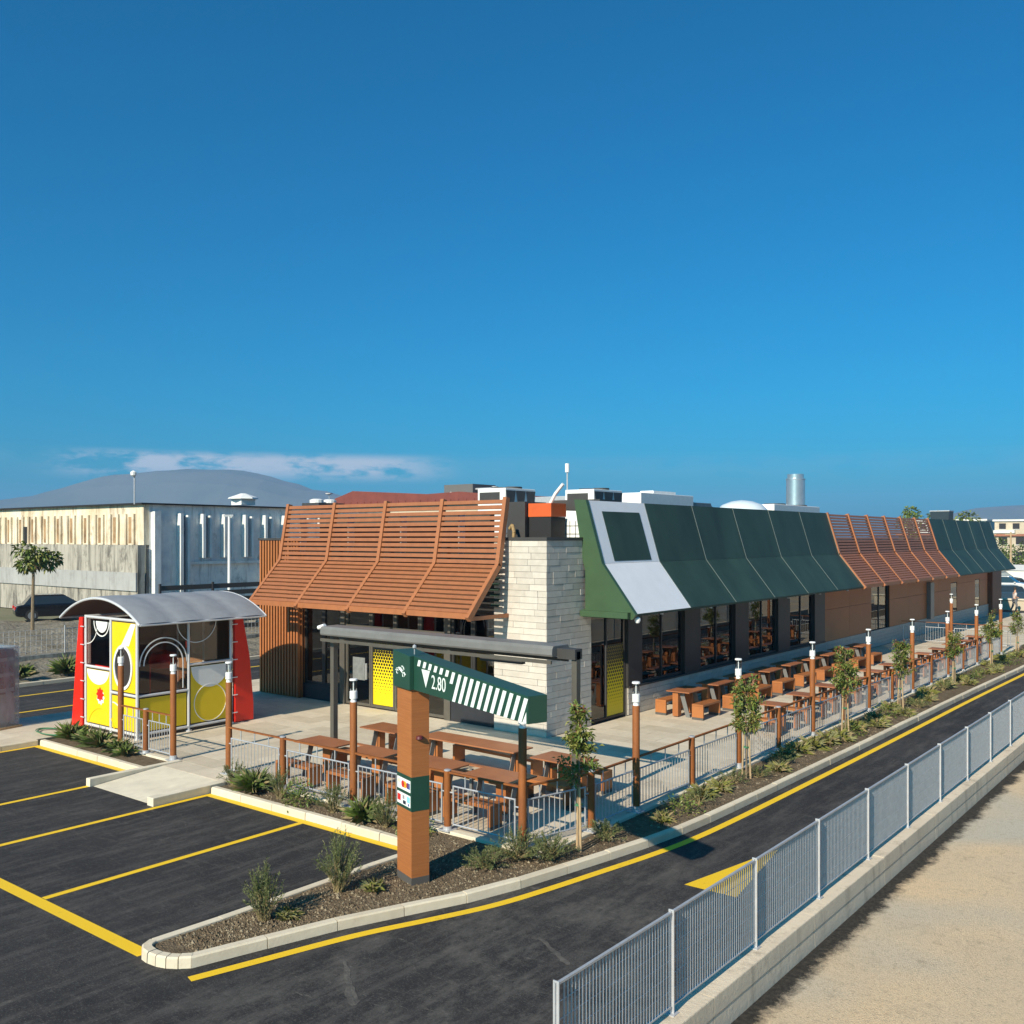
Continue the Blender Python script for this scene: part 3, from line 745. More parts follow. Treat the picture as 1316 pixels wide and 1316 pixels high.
bx('front_head', M_darkframe, B, -10.05, -1.80, YG - .1, YG + .1, 3.31, 3.6)
bx('louvre_backing', M_dark, B, -10.05, -1.80, .20, .295, 3.61, 5.2)
# things seen through the glass
for x, z, r_ in ((-9.3, 2.75, .34), (-7.6, 2.8, .2), (-5.3, 2.75, .3)):
    lm = empty('pendant_lamp', (x, 1.6, 0), 0, {-9.3: 'large dark globe pendant lamp behind the glass beside the timber fins', -7.6: 'small dark globe pendant lamp behind the entrance door', -5.3: 'dark globe pendant lamp behind the glass right of the dotted film'}[x], 'lamp', 'pendant lamps inside the front windows')
    MB().lathe([(.02, z + r_), (r_ * .7, z + r_ * .7), (r_, z), (r_ * .7, z - r_ * .7), (.02, z - r_)], n=16).build('globe', M_charcoal, lm, smooth=True)
    MB().tube((0, 0, z + r_), (0, 0, 3.45), .01, n=6).build('cord', M_dark, lm)
cu = MB()
for k in range(9): cu.prism([(-2.75 + k * .095, .62), (-2.70 + k * .095, .66), (-2.66 + k * .095, .62)], 'z', .3, 3.3)
tag(cu.build('curtain', M_maroon), 'dark red folded curtain inside the glass beside the stone pier', 'curtain')

# canopies -----------------------------------------------------------------
SL, RB = unit(M_slat), unit(M_slatside)
def slatted(name, along, a0, a1, bays, prof, to3, gap_u, gap_l):
    """ribs and slats on a kinked profile; to3(s, off, z) maps along-wall, out-from-wall, height"""
    (o0, z0), (o1, z1), (o2, z2) = prof     # top, crease, bottom
    root = MB()
    L = a1 - a0
    # bottom fascia beam and top rail
    def rail(o, z, w, h):
        p, q = to3(a0, o - w / 2, z - h / 2), to3(a1, o + w / 2, z + h / 2)
        root.box(min(p[0], q[0]), max(p[0], q[0]), min(p[1], q[1]), max(p[1], q[1]), p[2], q[2])
    rail(o2 - .02, z2, .10, .15)
    cn = root.build(name, M_slatside, B)
    # ribs
    for k in range(bays + 1):
        s = a0 + L * k / bays; rb = MB()
        for (oa, za), (ob, zb) in (((o0, z0), (o1, z1)), ((o1, z1), (o2 + .05, z2 - .05))):
            d = Vector((ob - oa, zb - za)).normalized(); n_ = Vector((d.y, -d.x))
            if n_.x < 0: n_ = -n_
            c = []
            for (o_, z_), e in (((oa, za), -.02), ((ob, zb), .02)):
                for t in (-.10, .060): c.append((o_ + d.x * e + n_.x * t, z_ + d.y * e + n_.y * t))
            pts = [c[0], c[1], c[3], c[2]]
            A = [to3(s - .06, *p) for p in pts]; Bq = [to3(s + .06, *p) for p in pts]; i = len(rb.v); rb.v += A + Bq
            for f_ in ((0, 1, 2, 3), (7, 6, 5, 4), (0, 4, 5, 1), (1, 5, 6, 2), (2, 6, 7, 3), (3, 7, 4, 0)): rb.f.append(tuple(i + q for q in f_)); rb.m.append(0); rb.t.append(None)
        rb.build('rib', M_slatside, cn)
    # slats
    for (oa, za), (ob, zb), n in (((o0, z0 - .02), (o1, z1), gap_u), ((o1, z1), (o2, z2 + .05), gap_l)):
        d = Vector((ob - oa, zb - za)); ln = d.length; d.normalize(); ang = math.atan2(d.y, d.x)
        for i in range(n):
            t = (i + .5) / n * ln; o_, z_ = oa + d.x * t, za + d.y * t
            for k in range(bays):
                s = a0 + L * (k + .5) / bays; loc = to3(s, o_, z_)
                if along == 'x': place(SL, 'slat', cn, loc, (-ang + math.pi if False else math.atan2(d.y, -d.x), 0, 0), (L / bays - .125, ln / n * .67, .05))
                else: place(SL, 'slat', cn, loc, (0, -ang, 0), (ln / n * .67, L / bays - .125, .035))
    return cn
FP = [(.08, 6.46), (.42, 4.66), (1.60, 3.36)]
cf = slatted('slatted_canopy', 'x', -10.45, -1.30, 4, FP, lambda s, o, z: (s, -o, z), 12, 11)
for x in (-10.45, -5.9, -1.30): MB().box(x - .04, x + .04, -1.55, .2, 3.24, 3.34).build('bracket', M_slatside, cf)
for k in range(9):
    place(unit(M_green), 'louvre', cf, (-1.62, -.16 + .0 * k, 3.55 + k * .145), (R(35), 0, 0), (.30, .10, .02))
for k in range(4):
    MB().box(-10.0 + k * 2.3, -9.95 + k * 2.3, .0, .25, 4.9, 6.1).build('strut', M_galv, cf)
SP = [(.10, 6.42), (.63, 4.68), (1.67, 3.36)]
cs = slatted('slatted_canopy', 'y', 19.93, 35.10, 6, SP, lambda s, o, z: (o, s, z), 14, 13)
# green panel canopies along the side
def panel_canopy(y0, y1, nb, first_white):
    (o0, z0), (o1, z1), (o2, z2) = SP
    root = MB(); root.prism([(o2 - .16, z2 - .06), (o2, z2 - .06), (o2 + .005, z2 - .004), (o2 - .10, z2 - .004)], 'y', y0, y1)
    cn = root.build('panel_canopy', M_green, B)
    for k in range(nb):
        a = y0 + (y1 - y0) * k / nb; b = y0 + (y1 - y0) * (k + 1) / nb
        w = first_white and k == 0
        MB().prism([(o0, z0), (o1, z1 + .006), (o1 - .05, z1 + .006), (o0 - .05, z0)], 'y', a + .012, b - .012).build('upper_panel', M_white if w else M_green, cn)
        MB().prism([(o1, z1), (o2, z2), (o2 - .06, z2), (o1 - .06, z1)], 'y', a + .012, b - .012).build('lower_panel', M_white if w else M_green, cn)
        if w:
            u = lambda t, e: (o0 + (o1 - o0) * t + e, z0 + (z1 - z0) * t + e * .3)
            MB().prism([u(.17, .001), u(.965, .001), u(.965, .012), u(.17, .012)], 'y', a + .55, b - .45).build('inset_panel', M_green, cn)
        e = .012
        MB().prism([(o0 - .03, z0), (o0 + e, z0 + .003), (o1 + e, z1 + .003), (o2 + e, z2), (o2 - .03, z2), (o1 - .03, z1)], 'y', b - .011, b + .011).build('seam_trim', M_seam, cn)
    return cn
g1 = panel_canopy(1.80, 19.86, 6, True)
g2 = panel_canopy(35.18, 49.85, 5, False)
MB().prism([(-.27, 6.45), (.115, 6.43), (.645, 4.69), (1.70, 3.34), (1.60, 3.21), (-.02, 3.21), (-.02, 3.42), (.10, 3.42), (.10, 4.5), (.02, 4.75)], 'y', 1.66, 1.795).build('end_cheek', M_greenedge, g1)
MB().box(.03, 1.55, 1.50, 1.66, 3.24, 3.40).build('arm', M_greenedge, g1)
MB().box(-.30, .10, 1.80, 19.86, 6.36, 6.42).build('top_rail', M_green, g1)
for k in range(6): MB().tube((1.50, 3.4 + k * 3.0, 3.24), (1.50, 3.4 + k * 3.0, 3.32), .05, n=10).build('downlight', M_galvpost, g1)
MB().lathe([(.03, .07), (.075, .04), (.085, -.02), (.05, -.09)], (1.62, 1.9, 3.20), 12).build('floodlight', M_lampwhite, g1, smooth=True)

# ------------------------------------------------------------------ plant on the roof
def rooftop(name, loc, rz, label, cat): return empty(name, loc, rz, label, cat)
def ac_unit(loc, w, d_, h, label):
    t = rooftop('air_conditioner', loc, 0, label, 'air conditioner')
    MB().box(-w / 2, w / 2, -d_ / 2, d_ / 2, .55, h).build('casing', M_whitepaint, t, bevel=.02)
    for sx in (-1, 1):
        for sy in (-1, 1): MB().box(sx * (w / 2 - .1) - .04, sx * (w / 2 - .1) + .04, sy * (d_ / 2 - .1) - .04, sy * (d_ / 2 - .1) + .04, 0, .55).build('leg', M_galv, t)
    for k in range(3):   # V-shaped coil banks on the +X side
        c = -d_ / 2 + d_ * (k + .5) / 3; q = d_ / 6.4
        MB().prism([(c - q, h - .08), (c + q, h - .08), (c, .75)], 'x', w / 2 + .003, w / 2 + .02).build('coil', M_charcoal, t)
    MB().box(-w / 2 + .1, w / 2 - .25, -d_ / 2 - .015, -d_ / 2 - .002, h - .42, h - .14).build('intake', M_charcoal, t)
    for k in range(2): MB().tube((-w / 4 + w / 2 * k, 0, h), (-w / 4 + w / 2 * k, 0, h + .07), .3, n=16).build('fan', M_charcoal, t)
    return t
ac_unit((-6.3, 6.2, 5.0), 1.25, 1.7, 2.10, 'white air conditioner behind the front slatted canopy on the roof')
ac_unit((-4.6, 9.2, 5.0), 1.25, 1.9, 2.12, 'white air conditioner with V coils beside the white canopy frame')
t = empty('air_handler', (-4.6, 14.6, 5.0), 0, 'long white air handling unit above the green canopy', 'air handler')
MB().box(-.8, .8, -3.4, .8, .5, 2.10).build('casing', M_whitepaint, t, bevel=.02); MB().box(-.7, .7, .8, 2.6, .5, 1.85).build('duct', M_greymetal, t, bevel=.02); MB().box(-.3, .3, -1.6, 0.2, 2.10, 2.25).build('lid', M_whitepaint, t)
for sy in (-3, -1, .6, 2.3): MB().box(-.7, .7, sy - .05, sy + .05, 0, .5).build('leg', M_galv, t)
MB().prism([(2.6, .5), (3.6, .5), (3.6, 1.2), (2.6, 1.85)], 'x', -.65, .65).build('hood', M_galv, t)
t = empty('exhaust_stack', (-5.4, 30.2, 5.0), 0, 'shiny cylindrical exhaust stack rising above the green canopy', 'chimney')
MB().box(-1.0, 1.0, -5.2, .9, .3, 2.05).build('plenum', M_whitepaint, t, bevel=.03)
MB().lathe([(.52, 2.05), (.52, 2.12), (.50, 2.14), (.50, 3.50), (.52, 3.52), (.52, 3.58), (.44, 3.60), (.44, 3.82), (.40, 3.82)], n=24).build('stack', M_tin, t, smooth=True)
MB().lathe([(.6, 2.05), (.6, 2.14)], n=20).build('base_ring', M_charcoal, t); MB().lathe([(.55, 0), (.55, .10)], (0, -2.8, 2.05), 20).build('fan', M_charcoal, t); MB().box(-.9, .9, 1.0, 2.0, .3, 1.75).build('filter_box', M_greymetal, t)
t = empty('skylight', (-5.0, 22.6, 5.0), 0, 'pale domed roof light beside the exhaust stack', 'skylight')
MB().box(-1.3, 1.3, -1.3, 1.3, 0, 1.35).build('kerb_frame', M_whitepaint, t)
MB().lathe([(1.3, 1.35), (1.2, 1.70), (.95, 1.95), (.5, 2.12), (.05, 2.18)], n=20).build('dome', mat('dome', (.60, .68, .74), .25), t, smooth=True)
MB().prism([(1.2, 1.36), (1.75, 1.36), (1.35, 1.75), (.9, 2.0)], 'x', -.4, .4).build('flap', M_steelblue, t)
t = empty('plant_box', (-2.55, 3.6, 5.0), 0, 'dark plant cabinet with an orange top band behind the stone pier', 'cabinet')
MB().box(-.5, .33, -.35, .4, 0, 1.02).build('cabinet', M_dark, t); MB().box(-.52, .35, -.37, .42, 1.03, 1.44).build('top_band', M_orange, t); MB().box(-1.25, -.55, -.5, .6, 0, 1.5).build('grey_cabinet', M_charcoal, t)
for k in range(1):
    px = -.80 + .42 * k
    MB().path([(px, -.8, 0), (px + .06, -.8, .55), (px - .02, -.78, .78), (px - .14, -.76, .66)], .055, 8).build('lagged_pipe', M_gold, t, smooth=True)
t = empty('louvre_cabinet', (-1.85, 4.6, 5.0), 0, 'white grid-fronted condenser cabinet beside the green cheek', 'condenser')
MB().box(-.75, .75, -.5, .5, 0, .98).build('casing', M_whitepaint, t, bevel=.015)
for k in range(7): MB().box(-.70 + k * .215, -.685 + k * .215, -.515, -.502, .08, .9).build('grille_bar', M_charcoal, t)
for k in range(3): MB().box(-.70, .62, -.522, -.516, .25 + k * .25, .262 + k * .25).build('grille_bar', M_charcoal, t)
MB().box(-.9, .9, -.6, .6, 1.25, 1.55).build('canopy_tray', M_charcoal, t)
for sx in (-.8, .8): MB().box(sx - .03, sx + .03, -.5, -.44, .0, 1.25).build('tray_post', M_dark, t)
MB().path([(-1.25, -.6, .98), (-.75, -.6, 1.75), (-.45, -.6, 2.05)], .055, 8).build('drain_pipe', M_whitepaint, t)
t = empty('vent_unit', (-7.4, 11.2, 5.0), 0, 'grey ventilation box with an aerial between the white air conditioners', 'ventilator')
MB().box(-.9, .9, -.7, .7, .2, 2.02).build('casing', M_galv, t, bevel=.02); MB().lathe([(.36, .2), (.36, 1.9), (.30, 1.95)], (-1.4, 0, 0), 16).build('duct', M_greymetal, t, smooth=True)
MB().tube((.2, 0, 2.02), (.2, 0, 3.1), .03, n=8).build('mast', M_galv, t); MB().tube((.2, 0, 3.0), (.2, 0, 3.35), .09, n=10).build('aerial', M_lampwhite, t)
t = empty('roof_box', (-3.2, 51.0, 5.0), 0, 'dark blue flared vent box at the far end of the roof', 'vent')
MB().prism([(-.5, 0), (.5, 0), (.62, 2.2), (-.62, 2.2)], 'y', -.6, .6).build('hood', M_steelblue, t); MB().box(-.65, .65, -.63, .63, 2.2, 2.26).build('cap', M_galv, t)

# ------------------------------------------------------------------ free-standing double awning
t = empty('double_awning', (0, -5.0, ZP + .205), 0, 'grey closed awning on two posts across the front terrace', 'awning')
MB().prism([(-.28, 2.74), (.28, 2.74), (.30, 2.78), (.29, 2.89), (.25, 2.95), (-.25, 2.95), (-.29, 2.89), (-.30, 2.78)], 'x', -2.76, 4.02).build('cassette', mat('awning_grey', (.155, .155, .15), .45, var=.15, scale=2), t, bevel=.01)
for y in (-.285, .285): MB().box(-2.74, 4.0, y - .02, y + .02, 2.60, 2.67).build('front_bar', M_bronze, t)
for x in (-2.60, 4.38):
    p = MB(); p.box(x - .06, x + .06, -.07, .07, -.205, 2.86); p.box(x - .16, x + .16, -.16, .16, -.205, -.185); p.build('post', M_bronze, t, bevel=.008)
MB().box(4.02, 4.44, -.12, .12, 2.70, 2.90).build('end_bracket', M_charcoal, t); MB().tube((-2.92, -.2, 2.9), (-2.70, -.2, 2.96), .05, n=10).build('crank', M_lampwhite, t)
for x in (-1.2, 2.0): MB().box(x, x + 1.1, -.06, .06, 2.50, 2.56).build('heater', M_charcoal, t)

# ------------------------------------------------------------------ tables and benches
def table_proto(L=1.2, W=.75):
    t = empty('picnic_table')
    MB().box(-L / 2, L / 2, -W / 2, W / 2, .735, .765).build('top', M_table, t, bevel=.004)
    for sx in (-1, 1):
        p = MB(); x = sx * (L / 2 - .22)
        p.prism([(-.30, 0), (-.16, 0), (.06, .73), (-.08, .73)], 'x', x - .008, x + .008); p.build('leg', M_legsteel, t)
        q = MB(); q.box(x - .05 - .10, x - .05 + .10, .02, .20, .03, .72); q.build('pedestal', M_bench, t)
    MB().box(-L / 2 + .1, L / 2 - .1, -.03, .03, .68, .73).build('beam', M_legsteel, t)
    return t
def bench_proto(L=1.1, W=.36, H=.45):
    t = empty('bench'); p = MB()
    p.box(-L / 2, L / 2, -W / 2, W / 2, H - .06, H); o = p.build('seat', M_bench, t, bevel=.006)
    for s in (-1, 1):
        x = s * (L / 2 - .03); MB().box(x - .03, x + .03, -W / 2, W / 2, .07, H - .062).build('side_slab', M_bench, t, bevel=.004)
        MB().box(x - .03, x + .03, -W / 2 + .002, W / 2 - .002, 0, .068).build('foot', M_footdark, t)
    return t
T0, T1, T2, B0, B1 = table_proto(1.2, .75), table_proto(2.75, .68), table_proto(.78, .62), bench_proto(1.12, .36), bench_proto(.8, .34)
BL = bench_proto(2.4, .36)
used = set()
def put(proto, x, y, rz, label, cat, group):
    o = proto if proto.name not in used else copy_tree(proto)
    used.add(proto.name); jit = cat in ('table', 'bench')
    o.location = (x + random.uniform(-.03, .03) * jit, y + random.uniform(-.05, .05) * jit, ZP); o.rotation_euler = (0, 0, rz + R(random.uniform(-2.2, 2.2)) * jit); o['label'] = label; o['category'] = cat; o['group'] = group; return o
FT, FB = 'picnic tables on the front terrace', 'benches on the front terrace'
def linked(x0, x1, y, label):
    """two tops joined by rails with an open square between them"""
    L = (x1 - x0 - .36) / 2
    t = empty('double_picnic_table', ((x0 + x1) / 2, y, ZP), 0, label, 'table', FT)
    for s in (-1, 1):
        c = s * (.18 + L / 2)
        MB().box(c - L / 2, c + L / 2, -.375, .375, .735, .765).build('top', M_table, t, bevel=.004)
        for k in (-1, 1):
            x = c + k * (L / 2 - .2)
            MB().prism([(-.30, 0), (-.16, 0), (.06, .73), (-.08, .73)], 'x', x - .008, x + .008).build('leg', M_legsteel, t)
        MB().box(c - .12, c + .12, .05, .25, .03, .72).build('pedestal', M_bench, t)
    MB().box(-.18, .18, -.375, -.27, .737, .763).build('link_rail', M_table, t); MB().box(-.18, .18, .27, .375, .737, .763).build('link_rail', M_table, t); MB().box(-.03, .03, .1, .16, .0, .73).build('prop', M_legsteel, t)
linked(-2.05, .72, -6.28, 'double picnic table behind the railing, left of the green clearance sign post')
linked(1.20, 4.05, -6.18, 'double picnic table behind the corner lamp post, right of the clearance sign')
put(T1, 1.15, -4.22, 0, 'long brown picnic table nearest the stone pier', 'table', FT)
put(T0, -1.48, -4.28, 0, 'brown picnic table in the rear row, left of the clearance sign post', 'table', FT)
put(copy_tree(T0), 3.62, -4.28, 0, 'short brown picnic table beside the right awning post', 'table', FT)
for (x, y, L, lab) in ((-1.4, -7.0, B0, 'brown bench by the front railing, leftmost'), (.2, -7.0, B0, 'brown bench by the front railing, just left of the sign post'), (1.9, -6.92, B0, 'brown bench by the front railing, just right of the sign post'), (3.4, -6.92, B0, 'brown bench by the front railing near the corner lamp post'),
                      (-.6, -5.5, BL, 'long bench between the two left rows of tables'), (2.3, -5.45, BL, 'long bench between the two right rows of tables'), (3.7, -4.98, B0, 'brown bench in front of the short table by the awning post'), (1.2, -3.5, BL, 'long bench behind the table nearest the stone pier'), (-1.5, -3.55, B0, 'brown bench behind the rear left table'), (3.65, -3.62, B0, 'brown bench behind the short table by the awning post')):
    put(L, x, y, 0, lab, 'bench', FB)
for k in range(9):
    y = 5.25 + k * 1.86; o = ORD[k]
    put(T0, 1.34, y, R(90), f'brown table in the row under the side windows, {o} from the entrance', 'table', 'tables under the side windows')
    put(B0, .72, y, R(90), f'bench on the wall side of the {o} table under the windows', 'bench', 'benches under the side windows')
    put(B0, 1.97, y, R(90), f'bench on the lane side of the {o} table under the windows', 'bench', 'benches under the side windows')
for k in range(12):
    y = 4.5 + k * 2.05; o = ORD[k]
    put(T2, 4.36, y, 0, f'small brown table against the lane railing, {o} from the corner', 'table', 'small tables along the lane railing')
    put(B1, 4.36, y - .60, 0, f'short bench on the near side of the {o} railing table', 'bench', 'short benches along the lane railing')
    put(B1, 4.36, y + .58, 0, f'short bench on the far side of the {o} railing table', 'bench', 'short benches along the lane railing')

# ------------------------------------------------------------------ lamp posts, short posts, railings
def lamp_proto():
    t = empty('lamp_post')
    MB().lathe([(.072, .10), (.072, 2.02), (.066, 2.03)], n=16).build('post', M_corten, t, smooth=True)
    f = MB(); f.lathe([(.085, 0), (.085, .11)], n=14); f.box(-.14, .14, -.14, .14, 0, .015); f.build('base', M_galvpost, t)
    MB().lathe([(.06, 2.03), (.055, 2.06), (.05, 2.09), (.075, 2.10), (.075, 2.24), (.065, 2.25)], n=16).build('collar', M_lampwhite, t, smooth=True)
    MB().tube((0, 0, 2.25), (0, 0, 2.45), .064, n=16, caps=False).build('glass', M_lampglass, t, smooth=True, recalc=False)
    MB().tube((0, 0, 2.25), (0, 0, 2.45), .012, n=8).build('rod', M_lampwhite, t)
    MB().lathe([(.078, 2.45), (.08, 2.47), (.07, 2.485)], n=16).build('cap', M_lampwhite, t, smooth=True)
    return t
def short_proto():
    t = empty('short_post')
    MB().lathe([(.066, .06), (.066, 1.06)], n=14).build('post', M_corten, t, smooth=True)
    MB().lathe([(.067, 1.061), (.066, 1.075), (.05, 1.085)], n=14).build('cap', M_galv, t, smooth=True)
    f = MB(); f.lathe([(.08, 0), (.08, .07)], n=14); f.box(-.13, .13, -.13, .13, 0, .015); f.build('base', M_galvpost, t)
    return t
LP, SPo = lamp_proto(), short_proto()
LAMPS = [(4.98, -7.46, 'rust lamp post at the terrace corner, under the striped sign bar')] + [(5.36, -4.4 + 4.5 * k, f'{ORD[k]} rust lamp post along the drive lane, counted from the corner') for k in range(8)] + \
        [(.82, -7.49, 'rust lamp post just left of the green clearance sign post'), (-3.28, -7.46, 'rust lamp post at the right side of the ramp'), (-5.42, -7.49, 'rust lamp post at the left side of the ramp, before the play house'), (-7.75, -7.49, 'leftmost rust lamp post, in front of the play house corner'), (2.6, 29.9, 'rust lamp post on the far railing beside the building')]
for (x, y, lab) in LAMPS: put(LP, x, y, 0, lab, 'lamp', 'rust lamp posts round the terrace').location.z = .15
SHORT = [(3.30, -7.49, 'short rust post right of the clearance sign on the front railing'), (-1.35, -7.49, 'short rust post left of the clearance sign on the front railing'), (-6.60, -7.49, 'short rust post in front of the yellow play house'), (5.36, -5.95, 'short rust post behind the first sapling')] + \
        [(5.36, -2.15 + 4.5 * k, f'{ORD[k]} short rust post between lane lamp posts, counted from the corner') for k in range(7)]
for (x, y, lab) in SHORT: put(SPo, x, y, 0, lab, 'post', 'short rust posts of the terrace railing').location.z = .15
def railing(p, q, label):
    p, q = Vector(p), Vector(q); L = (q - p).length; a = math.atan2(q.y - p.y, q.x - p.x)
    t = empty('railing', (p.x, p.y, .15), a, label, 'railing', 'railing bays round the terrace')
    MB().box(.05, L - .05, -.028, .028, 1.02, 1.05).build('handrail', M_corten, t)
    g = MB(); a0, a1 = .14, L - .14
    g.tube((a0, 0, .80), (a1, 0, .80), .016, n=6); g.tube((a0, 0, .12), (a1, 0, .12), .016, n=6)
    for x in (a0, a1): g.tube((x, 0, .10), (x, 0, .815), .018, n=6); g.tube((x, 0, .68), (x + (.1 if x > L / 2 else -.1), 0, .68), .014, n=6)
    n = max(3, round((a1 - a0) / .118))
    for k in range(1, n): x = a0 + (a1 - a0) * k / n; g.tube((x, 0, .12), (x, 0, .80), .0085, n=5)
    g.build('grille', M_galv, t)
    for k in range(3): x = L * (k + 1) / 4; MB().tube((x, 0, .80), (x, 0, 1.02), .013, n=6).build('stub', M_galv, t)
F = -7.49
FR = [-3.28, -1.35, .82, 3.30, 4.98]
for i, (a, b) in enumerate(zip(FR, FR[1:])): railing((a, F), (b, F), f'{ORD[i]} white railing bay of the front terrace, counted from the ramp')
railing((-7.75, F), (-6.60, F), 'white railing bay left of the short post before the play house'); railing((-6.60, F), (-5.42, F), 'white railing bay between the play house short post and the ramp')
RS = [(4.98, F), (5.36, -5.95), (5.36, -4.4)]
for k in range(7): RS += [(5.36, -2.15 + 4.5 * k), (5.36, .1 + 4.5 * k)]
for i, (a, b) in enumerate(zip(RS, RS[1:])): railing(a, b, f'{ORD[i] if i < 15 else "farthest"} white railing bay along the drive lane, counted from the corner')
railing((5.36, 29.9), (2.6, 29.9), 'white railing bay closing the far end of the terrace'); railing((2.6, 29.9), (.2, 29.9), 'white railing bay between the far lamp post and the brown wall')

# ------------------------------------------------------------------ clearance sign
pyl = empty('clearance_sign', (4.485, -9.59, .1), math.atan2(-.333, .943), 'timber pylon with a striped green clearance bar reading 2.80 over the lane', 'sign')
MB().box(-.25, .25, -.15, .15, .12, 1.13).build('post', M_signwood, pyl); MB().box(-.25, .25, -.15, .15, 1.65, 2.985).build('post', M_signwood, pyl)
MB().box(-.252, .252, -.152, .152, -.04, .12).build('base', M_footdark, pyl); MB().box(-.254, .254, -.154, .154, 1.13, 1.65).build('green_band', M_signgreen, pyl)
MB().prism([(-.30, 2.985), (.28, 2.985), (.28, 3.50), (-.30, 3.55)], 'y', -.20, .16).build('cap', M_signgreen, pyl, bevel=.006)
barp = MB().prism([(.29, 2.985), (3.45, 2.985), (3.45, 3.33), (.29, 3.50)], 'y', -.13, .16).build('clearance_bar', M_signgreen, pyl, bevel=.006)
YF = -.134
topz = lambda x: 3.50 - .17 * (x - .29) / 3.16
def stripe(x, zb, name='stripe', w=.085, lean=.20):
    zt = topz(x) - .03; k = lean / .42
    MB().prism([(x, zt), (x + w, zt - .004), (x + w - (zt - zb) * k, zb), (x - (zt - zb) * k, zb)], 'y', YF, YF - .004).build(name, M_signwhite, barp)
for i in range(6): stripe(.46 + i * .176, topz(.46 + i * .176) - .125)
stripe(.46 + 6 * .176, topz(1.5) - .20)
for i in range(11): stripe(1.70 + i * .168, 2.992)
MB().prism([(3.43, topz(3.4) - .2), (3.43, 2.992), (3.34, 2.992)], 'y', YF - .005, YF - .008).build('stripe', M_signwhite, barp)
MB().prism([(.56, 3.335), (.83, 3.335), (.70, 3.075)], 'y', YF, YF - .004).build('arrow', M_signwhite, barp)
fc = bpy.data.curves.new('height_figures', 'FONT'); fc.body = '2.80'; fc.size = .285; fc.extrude = .002; fc.space_character = 1.02
tmp = bpy.data.objects.new('tmp', fc); COL.objects.link(tmp); bpy.context.view_layer.update()
dg = bpy.context.evaluated_depsgraph_get(); me = bpy.data.meshes.new_from_object(tmp.evaluated_get(dg)); bpy.data.objects.remove(tmp)
me.name = 'height_figures'; me.materials.clear(); me.materials.append(M_signwhite)
place(me, 'height_figures', barp, (.875, YF - .002, 3.09), (R(90), 0, 0), (.90, 1.0, 1.0))
# scooter line drawing on the cap
sc_ = MB()
def arc(cx, cz, r, a0, a1, n=9): return [(cx + r * math.cos(R(a0 + (a1 - a0) * k / n)), -.204, cz + r * math.sin(R(a0 + (a1 - a0) * k / n))) for k in range(n + 1)]
for pts in (arc(-.135, 3.225, .030, 20, 300), arc(.085, 3.195, .034, -40, 250), [(-.17, -.204, 3.27), (-.06, -.204, 3.29), (.02, -.204, 3.24), (.07, -.204, 3.26)], [(-.08, -.204, 3.30), (-.02, -.204, 3.26), (.0, -.204, 3.30)], arc(.03, 3.25, .075, 20, 110), [(-.20, -.204, 3.245), (-.16, -.204, 3.25)], [(.10, -.204, 3.24), (.16, -.204, 3.20)], [(-.06, -.204, 3.27), (.05, -.204, 3.22)]):
    sc_.path(pts, .0065, 5)
for x, z in ((-.05, 3.28), (.01, 3.265)): sc_.box(x - .03, x + .03, -.208, -.2, z - .018, z + .018)
sc_.build('scooter_drawing', M_signwhite, pyl)
# card stickers on the green band
M_cr, M_cy, M_cb, M_cl, M_cn = (mat('card_' + n, c, .4) for n, c in (('red', (.62, .03, .03)), ('amber', (.80, .38, .02)), ('blue', (.05, .12, .35)), ('light_blue', (.25, .62, .75)), ('navy', (.02, .03, .06))))
def sticker(z0, z1, bits):
    s = MB().box(-.235, .225, -.158, -.1545, z0, z1).build('card_sticker', mat('card_white', (.80, .81, .80), .4), pyl)
    for (kind, x, z, r_, m_) in bits:
        b = MB()
        if kind == 'o': b.prism([(x + r_ * math.cos(a * .5236), z + r_ * math.sin(a * .5236)) for a in range(12)], 'y', -.1585, -.160)
        else: b.box(x - r_, x + r_, -.160, -.1585, z - r_ * .9, z + r_ * .9)
        b.build('card_mark', m_, s)
sticker(1.41, 1.59, [('o', -.03, 1.50, .055, M_cr), ('o', .04, 1.50, .054, M_cy), ('s', .16, 1.50, .05, M_cb), ('o', .125, 1.50, .045, M_cr), ('s', -.17, 1.53, .03, mat('card_pale', (.75, .72, .45), .5))])
sticker(1.18, 1.36, [('s', -.165, 1.275, .055, M_cr), ('s', .0, 1.225, .03, M_cn), ('s', .04, 1.226, .03, M_cn), ('s', -.01, 1.30, .032, M_blind), ('s', .16, 1.29, .05, M_cl), ('s', .165, 1.212, .02, M_cb)])
MB().lathe([(.01, .03), (.05, .02), (.06, -.02), (.05, -.03)], (.262, -.02, 2.25), 14).build('lens', M_maroon, pyl, smooth=True)
MB().tube((.25, -.1, 3.52), (.25, -.1, 3.62), .008, n=6).build('eye_bolt', M_galv, pyl); MB().lathe([(.008, .07), (.03, .05), (.03, .02), (.008, 0)], (.25, -.1, 3.60), 10).build('eye_ring', M_galv, pyl)

